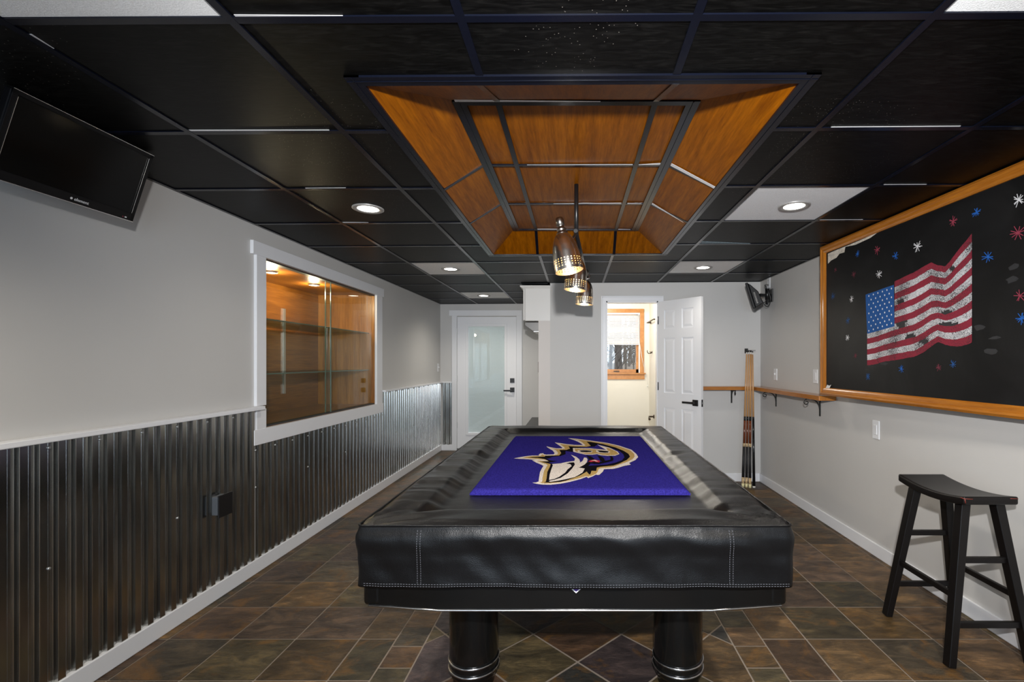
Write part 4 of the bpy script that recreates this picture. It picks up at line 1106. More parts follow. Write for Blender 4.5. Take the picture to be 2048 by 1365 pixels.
# ------------------------------------------------------------------ pool cues in the corner
cr = thing('cue_clip', (1.95, YB, 1.497), 'small dark clip arm on back wall holding the cue tips', 'cue clip')
MB().prism([(1.905, 5.255, 1.496), (1.99, 5.235, 1.496), (2.0, 5.26, 1.496), (1.975, 5.28, 1.496), (1.975, YB, 1.496), (1.955, YB, 1.496), (1.955, 5.285, 1.496), (1.905, 5.285, 1.496)], (0, 0, .005)).build('clip_arm', 'iron', cr)
MB().box(1.945, 1.985, YB - .006, YB, 1.47, 1.525, bev=.002).build('clip_plate', 'iron', cr)
def cue(bot, top, label, dark=False):
    bot, top = Vector(bot), Vector(top); ax = (top - bot); L_ = ax.length; ax.normalize()
    t = thing('pool_cue', bot, label, 'pool cue', 'pool cues leaning in the corner')
    def seg(nm, h0, h1, r0, r1, mt): MB().lathe([(r0, h0 * L_), (r1, h1 * L_)], bot, ax, 14).build(nm, mt, t)
    if dark:
        seg('bumper', 0, .012, .0150, .0155, 'ferrule'); seg('butt', .012, .50, .0155, .0115, 'cueblack'); seg('joint', .50, .515, .0115, .0112, 'cueblack')
    else:
        seg('bumper', 0, .028, .0150, .0158, 'cuecream'); seg('butt_ring', .028, .072, .0158, .0155, 'cueinlay'); seg('wrap', .072, .295, .0155, .0138, 'cuewrap')
        seg('forearm_ring', .295, .32, .0138, .0136, 'cueinlay'); seg('forearm', .32, .485, .0136, .0118, 'rosewood'); seg('joint', .485, .515, .0119, .0115, 'cueblack')
    seg('shaft', .515, .975, .0112, .0068, 'maple'); seg('ferrule', .975, .99, .0068, .0066, 'ferrule'); seg('tip', .99, 1.0, .0066, .006, 'cueblack')
cy_ = 5.20
cue((1.838, 5.20, 0), (1.906, 5.272, 1.494), 'leftmost cue of the bundle, reddish forearm and cream butt')
cue((1.873, 5.19, 0), (1.925, 5.270, 1.494), 'second cue from the left in the bundle, cream butt')
cue((1.903, 5.165, 0), (1.941, 5.262, 1.494), 'front middle cue of the bundle, cream butt nearest the table')
cue((1.915, 5.205, 0), (1.956, 5.272, 1.494), 'cue half hidden just left of the all black cue')
cue((1.950, 5.175, 0), (1.968, 5.262, 1.490), 'rightmost cue of the bundle with all black glossy butt', True)

# ------------------------------------------------------------------ bar stool
stl = thing('bar_stool', (1.88, 2.36, 0), 'black wooden saddle seat stool by the right wall', 'stool')
sx0, sx1, sy0, sy1 = 1.760, 2.010, 2.150, 2.590
def seat_z(y): return .738 + .024 * ((y - 2.37) / .22) ** 2
se = MB(); NU, NV = 14, 28
def seat_pt(u, v, top):
    x = lerp(sx0, sx1, u); y = lerp(sy0, sy1, v)
    z = seat_z(y) if top else seat_z(y) - .038
    e = .006
    return Vector((x, y, z))
t = bmesh.new()
Tp = [[t.verts.new(seat_pt(i / NU, j / NV, True)) for j in range(NV + 1)] for i in range(NU + 1)]
Bt = [[t.verts.new(seat_pt(i / NU, j / NV, False)) for j in range(NV + 1)] for i in range(NU + 1)]
for i in range(NU):
    for j in range(NV):
        t.faces.new((Tp[i][j], Tp[i + 1][j], Tp[i + 1][j + 1], Tp[i][j + 1])); t.faces.new((Bt[i][j], Bt[i][j + 1], Bt[i + 1][j + 1], Bt[i + 1][j]))
for i in range(NU):
    t.faces.new((Tp[i][0], Bt[i][0], Bt[i + 1][0], Tp[i + 1][0])); t.faces.new((Tp[i][NV], Tp[i + 1][NV], Bt[i + 1][NV], Bt[i][NV]))
for j in range(NV):
    t.faces.new((Tp[0][j], Tp[0][j + 1], Bt[0][j + 1], Bt[0][j])); t.faces.new((Tp[NU][j], Bt[NU][j], Bt[NU][j + 1], Tp[NU][j + 1]))
bmesh.ops.recalc_face_normals(t, faces=t.faces)
sharp = [e for e in t.edges if e.calc_face_angle(0) > .8]
bmesh.ops.bevel(t, geom=sharp, offset=.008, segments=3, affect='EDGES', profile=.5)
for f in t.faces: f.smooth = True
se._merge(t, 0); sto = se.build('seat', 'stool', stl)
M['worn'] = mat('worn_red', (0.16, 0.022, 0.012), .5)
for k, (p, q) in enumerate((((1.762, 2.152, .752), (1.80, 2.150, .750)), ((1.762, 2.152, .752), (1.760, 2.17, .752)), ((1.765, 2.151, .752), (1.767, 2.149, .732)), ((1.97, 2.151, .753), (2.006, 2.151, .752)))):
    MB().tube([p, q], .0022, 6).build('worn_edge', M['worn'], sto, label='worn reddish edge')
feet = {(0, 0): (1.675, 2.14), (1, 0): (2.068, 2.14), (0, 1): (1.678, 2.572), (1, 1): (2.070, 2.572)}
topsx = {0: 1.808, 1: 1.965}; topsy = {0: 2.215, 1: 2.520}
legp = {}
for (i, j), (fx_, fy_) in feet.items():
    b_ = Vector((fx_ + (.012 if i == 0 else -.012), fy_, 0)); tp_ = Vector((topsx[i], topsy[j], .715))
    legp[(i, j)] = (b_, tp_)
    MB().bar(b_, tp_, .034, .040, up=(0, 1, 0), bev=.003, w2=.042, h2=.044).build('leg', 'stool', stl)
def onleg(k, z):
    b_, tp_ = legp[k]; return b_.lerp(tp_, z / .715)
for (ka, kb, z) in (((0, 0), (1, 0), .46), ((0, 0), (1, 0), .178), ((0, 1), (1, 1), .46), ((0, 1), (1, 1), .178), ((0, 0), (0, 1), .30), ((1, 0), (1, 1), .30)):
    MB().bar(onleg(ka, z), onleg(kb, z), .018, .028, bev=.003).build('rung', 'stool', stl)

# ------------------------------------------------------------------ pool table
pt = thing('pool_table', (0, 2.988, 0), 'black pool table on round pedestal legs under a leatherette cover', 'pool table')
TA, TYA, TYB = .760, 1.715, 4.262
def apron(p0, p1, inward):
    """side board with the lower edge rising at both ends"""
    p0, p1 = Vector(p0), Vector(p1); L_ = (p1 - p0).length; d_ = (p1 - p0).normalized()
    c_ = .265
    def P_(s_, z): return p0 + d_ * s_ + Vector((0, 0, z))
    pts = [P_(0.015, .495), P_(c_, .477), P_(L_ - c_, .477), P_(L_ - .015, .495), P_(L_ - .015, .772), P_(.015, .772)]
    a = MB().prism(pts, Vector(inward) * .03).build('apron', 'black_gloss', pt)
    MB().tube([q - Vector((0, 0, .002)) - Vector(inward) * .001 for q in pts[:4]], .0042, 8).build('chrome_trim', 'chrome', a)
apron((-TA, TYA, 0), (TA, TYA, 0), (0, 1, 0)); apron((TA, TYB, 0), (-TA, TYB, 0), (0, -1, 0))
apron((TA, TYA, 0), (TA, TYB, 0), (-1, 0, 0)); apron((-TA, TYB, 0), (-TA, TYA, 0), (1, 0, 0))
for sx_ in (-1, 1):
    for y in (TYA + .03, TYB - .03):
        x = sx_ * (TA - .028)
        MB().box(x - .034, x + .034, y - .034, y + .034, .490, .772, bev=.018, seg=4).build('corner_post', 'black_gloss', pt)
MB().box(-TA + .02, TA - .02, TYA + .02, TYB - .02, .56, .755).build('bed', 'blackmetal', pt)
for sx_ in (-.437, .445):
    for y in (2.055, 3.92):
        lg = MB().lathe([(.088, 0), (.088, .03), (.0985, .042), (.1035, .056), (.1035, .56)], (sx_, y, 0), n=48).build('leg', 'black_gloss', pt)
        autosmooth(lg)
        for z in (.106, .070): MB().tube([(sx_ + .1045 * math.cos(a_), y + .1045 * math.sin(a_), z) for a_ in [2 * PI * k / 48 for k in range(48)]], .0055, 8, closed=True).build('chrome_ring', 'chrome', lg)
bg = MB()
def shield(s_, y, m_):
    bg.prism([(0.004 + a_ * s_, y, .568 + b_ * s_) for a_, b_ in ((-.024, .028), (.024, .028), (.024, -.006), (0, -.027), (-.024, -.006))], (0, .002, 0), m_)
shield(1.12, TYA - .0025, 0); shield(.92, TYA - .0032, 1)
bg.build('badge', ['printwhite', 'purpleshield'], pt, label='purple shield badge with white edge')

cv_ = thing('table_cover', (0, 2.988, .571), 'black leatherette fitted cover draped over the pool table', 'table cover')
CA, CYA, CYB = .775, 1.690, 4.286
YC, CB = (CYA + CYB) / 2, (CYB - CYA) / 2
def sm_(t): t = max(0, min(1, t)); return t * t * (3 - 2 * t)
def cover_z(x, y):
    dx, dy = CA - abs(x), CB - abs(y - YC)
    d_ = min(dx, dy)
    z = .800 - .036 * sm_((d_ - .150) / .085)
    z -= .012 * (1 - sm_(d_ / .03))
    # soft pockets: six dips
    for qx, qy, s_ in ((-.62, YC, .085), (.62, YC, .085), (-.60, CYA + .19, .07), (.60, CYA + .19, .07), (-.60, CYB - .19, .07), (.60, CYB - .19, .07)):
        r2 = ((x - qx) / (s_ * .8)) ** 2 + ((y - qy) / (s_ * .55)) ** 2
        z -= .016 * math.exp(-r2)
    # cross wrinkles on the long rails, long shallow folds elsewhere
    wr_ = sm_((.30 - dx) / .12) * sm_(dx / .02)
    n_ = mnoise.noise(Vector((x * 3.0, y * 11.0, .7))) + .55 * mnoise.noise(Vector((x * 6.0, y * 27.0, 3.1)))
    z += .0066 * wr_ * n_
    we = sm_((.30 - dy) / .12) * sm_(dy / .02)
    n_ = mnoise.noise(Vector((x * 3.2, y * 7.0, 4.7)))
    z += .0055 * we * n_
    # drag lines from the front corners
    for qx in (-CA, CA):
        ex, ey = x - qx, y - CYA
        a_ = math.atan2(ey, abs(ex) + 1e-6); r_ = math.hypot(ex, ey)
        z += .006 * math.exp(-(r_ / .34) ** 2) * math.sin(a_ * 15 + .6) * sm_(r_ / .05)
    z += .0016 * mnoise.noise(Vector((x * 5.0, y * 5.0, 9.0)))
    return z
tg = MB(); NX, NYY = 116, 196
tg.grid(lambda u_, w_: Vector((lerp(-CA, CA, u_), lerp(CYA, CYB, w_), cover_z(lerp(-CA, CA, u_), lerp(CYA, CYB, w_)))), NX, NYY)
tg.build('top_panel', 'leather', cv_, smooth=True)
# skirt round the perimeter
per = []
RC = .022
def add_side(p, q, n_):
    for k in range(n_): per.append((Vector(p).lerp(Vector(q), k / n_)))
def corner(cx_, cy2, a0):
    for k in range(6):
        a_ = a0 + PI / 2 * k / 6; per.append(Vector((cx_ + RC * math.cos(a_), cy2 + RC * math.sin(a_))))
add_side((-CA + RC, CYA), (CA - RC, CYA), 150); corner(CA - RC, CYA + RC, -PI / 2)
add_side((CA, CYA + RC), (CA, CYB - RC), 170); corner(CA - RC, CYB - RC, 0)
add_side((CA - RC, CYB), (-CA + RC, CYB), 60); corner(-CA + RC, CYB - RC, PI / 2)
add_side((-CA, CYB - RC), (-CA, CYA + RC), 170); corner(-CA + RC, CYA + RC, PI)
NP = len(per); NR = 26
sk = MB(); zt, zbm = .7885, .571
def skirt_pt(i, j):
    p = per[i % NP]; pa, pb = per[(i - 1) % NP], per[(i + 1) % NP]
    tdir = (pb - pa).normalized(); out_ = Vector((tdir.y, -tdir.x))
    f_ = j / NR; z = lerp(zt, zbm + .004 * mnoise.noise(Vector((p.x * 2.5, p.y * 2.5, 2.0))), f_)
    drop = zt - z
    off = .014 * sm_(drop / .045) - .007 * sm_((drop - .05) / .06) + .004 * sm_((drop - .14) / .08)
    amp = sm_(drop / .07)
    n1_ = mnoise.noise(Vector((p.x * 4.2 + z * 3.0, p.y * 4.2 - z * 3.0, z * 3.5)))
    n2_2 = mnoise.noise(Vector((p.x * 10.0 + z * 7, p.y * 10.0, z * 9.0)))
    n3_ = mnoise.noise(Vector((p.x * 15, p.y * 15, z * 22.0)))
    off += amp * (.0105 * n1_ + .0050 * n2_2) + .0016 * n3_
    return Vector((p.x + out_.x * off, p.y + out_.y * off, z))
V = [[sk.bm.verts.new(skirt_pt(i, j)) for j in range(NR + 1)] for i in range(NP)]
for i in range(NP):
    for j in range(NR):
        a_, b_ = V[i], V[(i + 1) % NP]
        f = sk.bm.faces.new((a_[j], a_[j + 1], b_[j + 1], b_[j])); f.smooth = True
skirt = sk.build('skirt', 'leather', cv_)
sd = skirt.modifiers.new('thickness', 'SOLIDIFY'); sd.thickness = .0025; sd.offset = -1
# piping along the top seam, double stitch near the hem, two upright seams at the front
MB().tube([Vector((p.x, p.y, .789 + .0015 * mnoise.noise(Vector((p.x * 8, p.y * 8, 0))))) for p in per], .0042, 6, closed=True).build('piping', 'leather', cv_)
stc = MB()
def stitch_line(pts, step=.009, L_=.0055):
    acc = 0
    for a_, b_ in zip(pts, pts[1:]):
        d_ = (b_ - a_).length
        if d_ < 1e-6: continue
        n_ = max(1, int(d_ / step))
        for k in range(n_):
            c_ = a_.lerp(b_, (k + .25) / n_); e_ = a_.lerp(b_, (k + .25 + L_ / step) / n_)
            stc.tube([c_, e_], .0006, 4)
def skirt_surf(s_idx, drop):
    j = drop / (zt - zbm) * NR; j0 = min(int(j), NR - 1)
    a_, b_ = skirt_pt(s_idx, j0), skirt_pt(s_idx, j0 + 1)
    p = a_.lerp(b_, j - j0)
    pp = per[s_idx % NP]; tdir = (per[(s_idx + 1) % NP] - per[(s_idx - 1) % NP]).normalized(); out_ = Vector((tdir.y, -tdir.x, 0))
    return p + out_ * .0012
for dd in (.203, .211):
    stitch_line([skirt_surf(i, dd) for i in range(0, 152)])
ifront = lambda x: int(round((x + CA - RC) / (2 * (CA - RC)) * 150))
for xx in (-.552, .548):
    for di in (-.006, .006):
        base_i = ifront(xx)
        pts = []
        for k in range(24):
            dd = .012 + .19 * k / 23
            p = skirt_surf(base_i, dd); pts.append(Vector((p.x + di, p.y, p.z)))
        stitch_line(pts)
stc.build('stitching', 'stitch', skirt)

# ------------------------------------------------------------------ team rug on the table
RZ = .790
def rug_pt(a_, b_, dz=0.0):
    px = 1020 + a_ / 12.407; py = 870 + b_ / 12.407
    Y = (EYE - RZ) * F / (py - CY); return Vector(((px - CX) * Y / F, Y, RZ + dz))
rg = thing('rug', (.015, 2.95, .766), 'purple rug with a gold and black bird head emblem on the covered table', 'rug')
rx0, rx1, ry0, ry1 = -.478, .524, 2.155, 3.742
rb = MB(); NXr, NYr = 60, 90
def rug_surf(u_, w_):
    x, y = lerp(rx0, rx1, u_), lerp(ry0, ry1, w_)
    d_ = min(x - rx0, rx1 - x, y - ry0, ry1 - y)
    z = RZ - .0 - .014 * (1 - sm_(d_ / .016)) + .0006 * mnoise.noise(Vector((x * 40, y * 40, 0))) * (1 if d_ < .03 else .3)
    return Vector((x, y, z - .0006))
us = [0, .004, .008, .012, .016]; 
def rem(t_, n_):          # denser near the border
    return t_
t = bmesh.new()
ul = [0, .005, .010, .016] + [.016 + (.984 - .016) * k / 40 for k in range(1, 40)] + [.984, .990, .995, 1]
wl = [0, .003, .006, .010] + [.010 + .98 * k / 50 for k in range(1, 50)] + [.990, .994, .997, 1]
G = [[t.verts.new(rug_surf(a_, b_)) for b_ in wl] for a_ in ul]
for i in range(len(ul) - 1):
    for j in range(len(wl) - 1):
        f = t.faces.new((G[i][j], G[i + 1][j], G[i + 1][j + 1], G[i][j + 1])); f.smooth = True
rb._merge(t, 0)
rb.box(rx0, rx1, ry0, ry1, .7665, RZ - .0146)
rb.build('pile', 'rugpurple', rg)
em = MB()
def B(x, y): return (x + 1613, y)
LAY = .0006
sil = [(1440, 88), B(0, 98), B(400, 150), B(800, 205), B(1100, 275), B(1400, 375), B(1520, 480), B(1568, 555), B(1500, 630), B(1340, 705), B(1385, 745), B(1200, 780), B(1080, 820), B(950, 850), B(720, 860), B(690, 920), B(600, 1000), B(540, 1000), B(525, 990), B(430, 1040), B(330, 1080), B(285, 1050), B(150, 1100), B(0, 1140), (1500, 1170), (1250, 1220), (1000, 1245), (800, 1240), (650, 1220), (555, 1195), (640, 1188), (710, 1165), (720, 1080), (745, 930), (790, 840), (830, 775), (760, 740), (650, 695), (550, 637), (640, 630), (450, 610), (250, 602), (95, 590), (250, 560), (400, 535), (550, 520), (720, 520), (715, 495), (750, 470), (830, 462), (835, 485), (900, 497), (1080, 490), (1110, 460), (1060, 395), (980, 350), (925, 315), (905, 290), (1000, 312), (1150, 340), (1290, 340), (1300, 325), (1230, 275), (1150, 220), (1110, 195), (1250, 210), (1400, 235), (1613, 255), (1815, 258), (1713, 190), (1600, 140)]
gold = [(1560, 112), (1613, 115), (2013, 165), (2413, 222), (2713, 295), (2983, 390), (3083, 480), (3093, 550), (3040, 610), (2900, 680), (2713, 745), (2613, 785), (2513, 810), (2270, 830), (2203, 850), (2173, 930), (2138, 972), (2033, 1020), (1940, 1045), (1885, 1030), (1743, 1075), (1613, 1112), (1250, 1185), (1000, 1210), (860, 1215), (740, 1195), (800, 1165), (810, 1060), (845, 900), (930, 760), (900, 735), (830, 715), (700, 665), (660, 648), (900, 662), (955, 652), (850, 620), (640, 605), (480, 590), (300, 580), (420, 550), (560, 535), (760, 530), (800, 490), (840, 510), (900, 520), (1100, 515), (1180, 490), (1190, 450), (1140, 390), (1060, 350), (990, 330), (1150, 360), (1300, 360), (1370, 345), (1330, 300), (1230, 230), (1400, 252), (1613, 275), (1850, 280), (1870, 265), (1790, 190), (1700, 140)]
black = [(1900, 175), (2013, 185), (2313, 240), (2613, 320), (2813, 400), (2940, 480), (2980, 550), (2900, 630), (2713, 720), (2563, 770), (2250, 800), (2155, 820), (2140, 905), (2023, 900), (1993, 995), (1963, 990), (1903, 920), (1753, 1010), (1613, 1070), (1400, 1140), (1250, 1175), (1000, 1195), (840, 1190), (890, 1170), (910, 1080), (925, 930), (990, 800), (1010, 735), (900, 705), (760, 675), (965, 665), (870, 612), (700, 582), (440, 574), (560, 560), (860, 550), (880, 527), (1220, 520), (1270, 460), (1225, 385), (1400, 380), (1490, 350), (1450, 290), (1613, 300), (1900, 305), (2005, 280), (1960, 235)]
purp = [(980, 562), (1250, 537), (1380, 490), (1378, 412), (1560, 437), (1700, 330), (2100, 300), (2180, 240), (2313, 275), (2513, 340), (2713, 410), (2810, 490), (2840, 570), (2780, 640), (2613, 700), (2400, 750), (2100, 768), (1940, 775), (2000, 740), (1950, 690), (1800, 720), (1620, 660), (1400, 682), (1250, 717), (1060, 727), (960, 702), (1180, 664), (1000, 642), (900, 604), (1050, 582)]
cream = [(1040, 737), (1250, 720), (1400, 685), (1600, 660), (1612, 600), (1510, 505), (1640, 555), (1720, 620), (1740, 680), (1723, 710), (1800, 660), (1840, 575), (1900, 580), (1925, 620), (1910, 690), (1850, 750), (1700, 830), (1740, 828), (1855, 850), (1800, 950), (1613, 1060), (1400, 1110), (1200, 1150), (1000, 1180), (960, 1165), (1000, 1150), (970, 1130), (985, 1000), (1020, 880), (1065, 765)]
beak = [(1390, 725), (1480, 700), (1590, 695), (1610, 750), (1540, 850), (1430, 970), (1260, 1080), (1100, 1130), (960, 1155), (960, 1135), (1100, 1110), (1230, 1050), (1370, 950), (1430, 870), (1530, 790), (1500, 740)]
bw = [(1560, 340), (1613, 342), (1960, 345), (2385, 386), (2165, 258), (2463, 330), (2673, 430), (2715, 490), (2613, 530), (2420, 536), (2250, 520), (2160, 492), (2050, 507), (1870, 506), (1700, 467), (1570, 432)]
bgld = [(1600, 356), (1960, 362), (2425, 402), (2390, 335), (2463, 348), (2640, 430), (2690, 487), (2600, 515), (2430, 520), (2270, 505), (2160, 478), (2050, 490), (1880, 490), (1720, 450), (1620, 420)]
h1 = [(1670, 405), (1760, 390), (1920, 390), (2050, 412), (2035, 450), (1900, 460), (1760, 455), (1690, 435)]
h1i = [(1715, 410), (1780, 402), (1920, 402), (2030, 418), (2015, 440), (1900, 447), (1770, 442)]
h2 = [(2130, 400), (2240, 395), (2400, 405), (2485, 432), (2450, 468), (2330, 474), (2200, 462), (2140, 440)]
h2i = [(2165, 410), (2260, 408), (2400, 420), (2455, 436), (2430, 458), (2330, 462), (2220, 448)]
ff1 = [B(270, 525), B(400, 560), B(475, 610), B(480, 640), B(340, 632), B(330, 585)]
ff2 = [B(550, 540), B(640, 555), B(710, 595), B(745, 660), B(680, 690), B(620, 655), B(605, 600)]
ff3 = [B(850, 540), B(920, 560), B(955, 610), B(940, 665), B(820, 695), B(620, 742), B(500, 742), B(330, 722), B(320, 650), B(480, 690), B(620, 700), B(740, 672), B(880, 642), B(885, 585)]
eye = [B(325, 690), B(400, 652), B(500, 640), B(620, 670), B(600, 715), B(520, 705), B(480, 690), B(400, 705)]
eyw = [B(390, 672), B(440, 655), B(500, 652), B(580, 690), B(520, 685), B(470, 668), B(430, 668)]
for lv_, (pl, mi) in enumerate(((sil, 0), (gold, 1), (black, 2), (purp, 3), (cream, 0), (beak, 2), (bw, 0), (bgld, 1), (h1, 0), (h1i, 2), (h2, 0), (h2i, 2), (ff1, 2), (ff2, 2), (ff3, 2), (eye, 4), (eyw, 0))):
    em.shape([rug_pt(a_, b_, .0004 + lv_ * .00035) for a_, b_ in pl], mi)
em.build('emblem', ['rugwhite', 'ruggold', 'rugblack', 'rugpurple2', 'rugred'], rg, label='bird head emblem in white, gold and black')

# ------------------------------------------------------------------ three shade table light
pl_ = thing('pool_table_light', (.02, 3.2, ZU), 'three shade metal pendant light hanging over the pool table', 'pendant light')
MB().tube([(.008, 2.764, ZU + .004), (.008, 2.764, 2.118)], .0125, 12).build('stem', 'blackmetal', pl_)
MB().tube([(.004, 2.70, 2.118), (.098, 4.09, 2.118)], .012, 12).build('crossbar', 'blackmetal', pl_)
hk = MB().tube(curve([(.098, 4.07, 2.12), (.120, 4.06, 2.115), (.118, 4.05, 2.085), (.085, 4.05, 2.075)], 8), .006, 8)
hk.build('hook', 'chrome', pl_)
MB().tube(curve([(.006, 2.745, 2.112), (-.02, 2.66, 2.062), (-.048, 2.60, 2.045)], 6), .007, 8).build('arm', 'gunmetal', pl_)
def shade(top, rim, arm=None):
    """top: neck point, rim: centre of the open rim"""
    top, rim = Vector(top), Vector(rim); ax = (top - rim); H = ax.length; ax.normalize()
    prof = [(.0755, 0), (.0765, .03), (.0755, .06), (.072, .10), (.066, .135), (.056, .168), (.043, .192), (.029, .207)]
    k_ = H / .275
    n_ = 40
    m_ = MB(); a0 = ax.orthogonal().normalized(); b0 = ax.cross(a0)
    lay2 = m_.bm.loops.layers.float_color.new('hole')
    NRr = 30; hmax = .207
    def rad(h):
        for (r0, h0), (r1, h1_) in zip(prof, prof[1:]):
            if h0 <= h <= h1_: return lerp(r0, r1, (h - h0) / (h1_ - h0))
        return prof[-1][0]
    rings = []
    for j in range(NRr + 1):
        h = hmax * j / NRr; r = rad(h)
        rings.append([m_.bm.verts.new(rim + ax * h + (a0 * math.cos(2 * PI * i / n_) + b0 * math.sin(2 * PI * i / n_)) * r) for i in range(n_)])
    for j in range(NRr):
        for i in range(n_):
            f = m_.bm.faces.new((rings[j][i], rings[j][(i + 1) % n_], rings[j + 1][(i + 1) % n_], rings[j + 1][i])); f.smooth = True
            cs_ = ((i / n_, j / NRr), ((i + 1) / n_, j / NRr), ((i + 1) / n_, (j + 1) / NRr), (i / n_, (j + 1) / NRr))
            for l, (uu, vv) in zip(f.loops, cs_): l[lay2] = (uu, vv, 0, 1)
    sh_ = m_.build('shade', 'shade', pl_)
    m_ = MB()
    lay2 = m_.bm.loops.layers.float_color.new('hole')
    rings = [[m_.bm.verts.new(rim + ax * (hmax * j / 12 + .001) + (a0 * math.cos(2 * PI * i / n_) + b0 * math.sin(2 * PI * i / n_)) * (rad(hmax * j / 12) - .002)) for i in range(n_)] for j in range(13)]
    for j in range(4, 12):
        for i in range(n_):
            f = m_.bm.faces.new((rings[j][i], rings[j + 1][i], rings[j + 1][(i + 1) % n_], rings[j][(i + 1) % n_])); f.smooth = True
    m_.build('lining', 'shade_in', sh_)
    MB().lathe([(.016, .0), (.03, .025), (.028, .05), (.014, .075), (.014, .10)], rim + ax * .045, ax, 20).build('bulb', 'bulb', sh_)
    MB().lathe([(.030, .200), (.031, .212), (.024, .216), (.022, .224), (.026, .228), (.026, .234), (.018, .238), (.017, .252), (.022, .255), (.023, .285), (.018, .296), (.008, .300)], rim, ax, 22).build('neck', 'gunmetal', sh_)
    l = bpy.data.lights.new('bulb_light', 'POINT'); l.energy = 0.55; l.color = (1, .74, .40); l.shadow_soft_size = .02
    lo = bpy.data.objects.new('bulb_glow', l); C.objects.link(lo); lo.location = rim + ax * .028
shade((-.082, 2.56, 2.13), (-.030, 2.54, 1.858))
shade((.025, 3.25, 2.135), (.000, 3.24, 1.862))
shade((.094, 4.07, 2.135), (.078, 4.07, 1.864))

# ------------------------------------------------------------------ outdoors
gd = MB(); 
gd.grid(lambda u_, w_: Vector((lerp(-30, 30, u_), lerp(7.6, 70, w_), -.3 + 1.4 * sm_((w_ - .1) / .6) + .25 * mnoise.noise(Vector((u_ * 9, w_ * 9, 0))))), 40, 40)
struct(gd.build('ground_outside', 'leaflitter'))
def tree(x, y, h, r, lean, seed, label):
    rnd = random.Random(seed)
    t = thing('bare_tree', (x, y, 0), label, 'tree', 'bare trees outside the bathroom window')
    m_ = MB(); pts = [Vector((x + lean * k / 9 + .06 * rnd.uniform(-1, 1) * (k > 0), y + .05 * rnd.uniform(-1, 1), -.3 + h * k / 9)) for k in range(10)]
    m_.tube(pts, [r * (1 - .75 * k / 9) for k in range(10)], 8)
    m_.build('trunk', 'bark', t)
    b_ = MB()
    for k in range(40):
        q = rnd.randint(1, 8); p0 = pts[q].lerp(pts[q + 1], rnd.random()); a_ = rnd.uniform(0, 2 * PI); L_ = rnd.uniform(.6, 1.9)
        dr_ = Vector((math.cos(a_), math.sin(a_), rnd.uniform(.3, 1.2))).normalized()
        p1 = p0 + dr_ * L_ * .5 + Vector((0, 0, .05)); p2 = p0 + dr_ * L_ + Vector((rnd.uniform(-.2, .2), rnd.uniform(-.2, .2), .25))
        rr_ = max(r, .1) * rnd.uniform(.12, .30); b_.tube([p0, p1, p2], [rr_, rr_ * .6, rr_ * .2], 5)
        for s_ in range(4):
            q0 = p0.lerp(p2, rnd.uniform(.35, .95)); dd = (dr_ + Vector((rnd.uniform(-1, 1), rnd.uniform(-1, 1), rnd.uniform(-.3, .9)))).normalized() * rnd.uniform(.25, .8)
            b_.tube([q0, q0 + dd * .5 + Vector((0, 0, .03)), q0 + dd], [rr_ * .45, rr_ * .3, rr_ * .12], 4)
    b_.build('branches', 'bark', t)
tl = 'bare winter tree seen through the bathroom window'
k = 0
for px, Y, r in ((1217, 20, .085), (1229, 24, .11), (1236, 29, .16), (1243, 34, .15), (1251, 39, .10), (1257, 45, .13), (1263, 51, .16), (1269, 57, .15), (1222, 63, .2), (1247, 66, .2), (1266, 36, .06), (1214, 42, .12)):
    k += 1
    tree((px - CX) * Y / F, Y, random.uniform(8, 11), r, random.uniform(-.5, .5), k, tl)
for px, Y, r in ((930, 18, .15), (965, 22, .2), (990, 15, .1)):
    k += 1
    o_ = tree((px - CX) * Y / F, Y, random.uniform(7, 11), r, random.uniform(-.5, .5), k, 'bare winter tree behind the glazed exterior door')
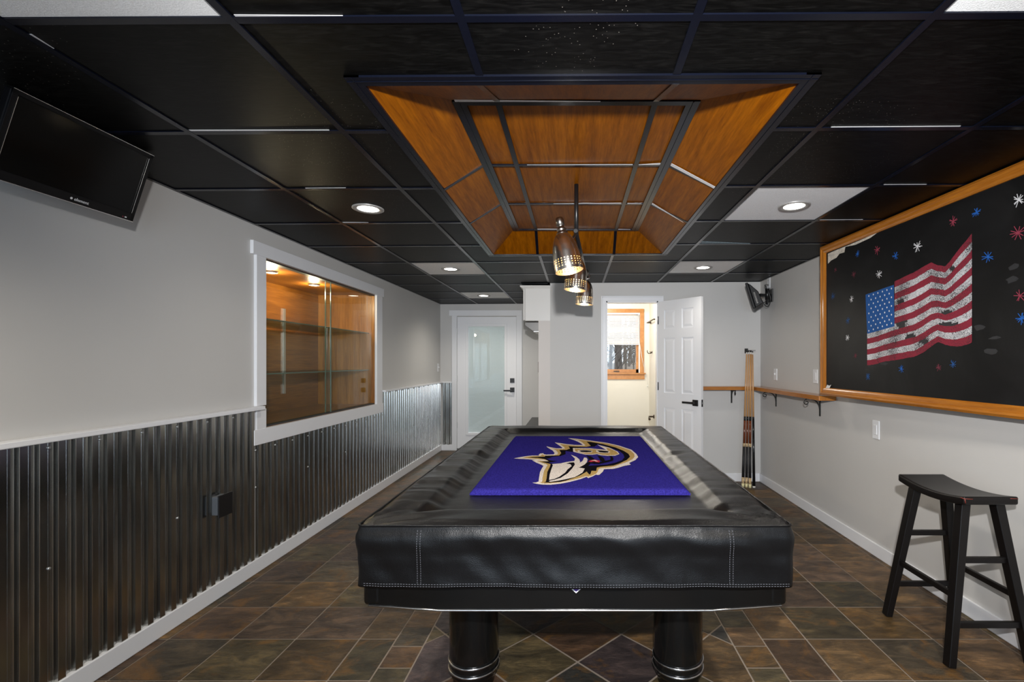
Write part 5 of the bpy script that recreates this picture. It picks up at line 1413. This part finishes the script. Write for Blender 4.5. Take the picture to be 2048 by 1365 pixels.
for o in [x for x in bpy.data.objects if x.name.startswith('bare_tree')]:
    if 'exterior' in o['label']: o['group'] = 'bare trees outside the glazed door'

# ------------------------------------------------------------------ light
wd = bpy.data.worlds.new('sky'); S.world = wd; wd.use_nodes = True
bgn = wd.node_tree.nodes['Background']; bgn.inputs['Color'].default_value = (.80, .88, 1.0, 1); bgn.inputs['Strength'].default_value = 2.0
def area(name, loc, rot, sx_, sy_, e, col):
    l = bpy.data.lights.new(name, 'AREA'); l.shape = 'RECTANGLE'; l.size = sx_; l.size_y = sy_; l.energy = e; l.color = col
    o = bpy.data.objects.new(name, l); C.objects.link(o); o.location = loc; o.rotation_euler = rot; return o
area('daylight_rear', (0, YR - .3, 1.25), (PI / 2, 0, 0), 3.0, 1.9, 76, (.66, .81, 1.0))
# camera flash held just above the lens
l = bpy.data.lights.new('camera_flash', 'SPOT'); l.energy = 500; l.color = (1, .985, .97); l.spot_size = 2.05; l.spot_blend = 1.0; l.shadow_soft_size = .035
fo = bpy.data.objects.new('camera_flash', l); C.objects.link(fo); fo.location = (.01, -.15, 1.78); fo.rotation_euler = (PI / 2 - .02, 0, -.12)
# bathroom ceiling lamp
l = bpy.data.lights.new('bathroom_lamp', 'POINT'); l.energy = 62; l.color = (1, .93, .80); l.shadow_soft_size = .12
lo = bpy.data.objects.new('bathroom_lamp', l); C.objects.link(lo); lo.location = (.4, 6.3, 2.2)
# lamp over the kitchenette passage
cam = bpy.data.cameras.new('camera'); co = bpy.data.objects.new('camera', cam); C.objects.link(co)
co.location = (0, 0, EYE); co.rotation_euler = (PI / 2, 0, 0)
cam.sensor_width = 36; cam.lens = F / 2048 * 36
cam.shift_x = -(CX - 1024) / 2048; cam.shift_y = (CY - 682.5) / 2048
cam.clip_start = .02
S.camera = co
S.view_settings.view_transform = 'Standard'; S.view_settings.look = 'None'; S.view_settings.gamma = 1; S.view_settings.exposure = 0.0
S.view_settings.use_curve_mapping = False
S.cycles.max_bounces = 8; S.cycles.transparent_max_bounces = 12; S.cycles.sample_clamp_indirect = 6.0
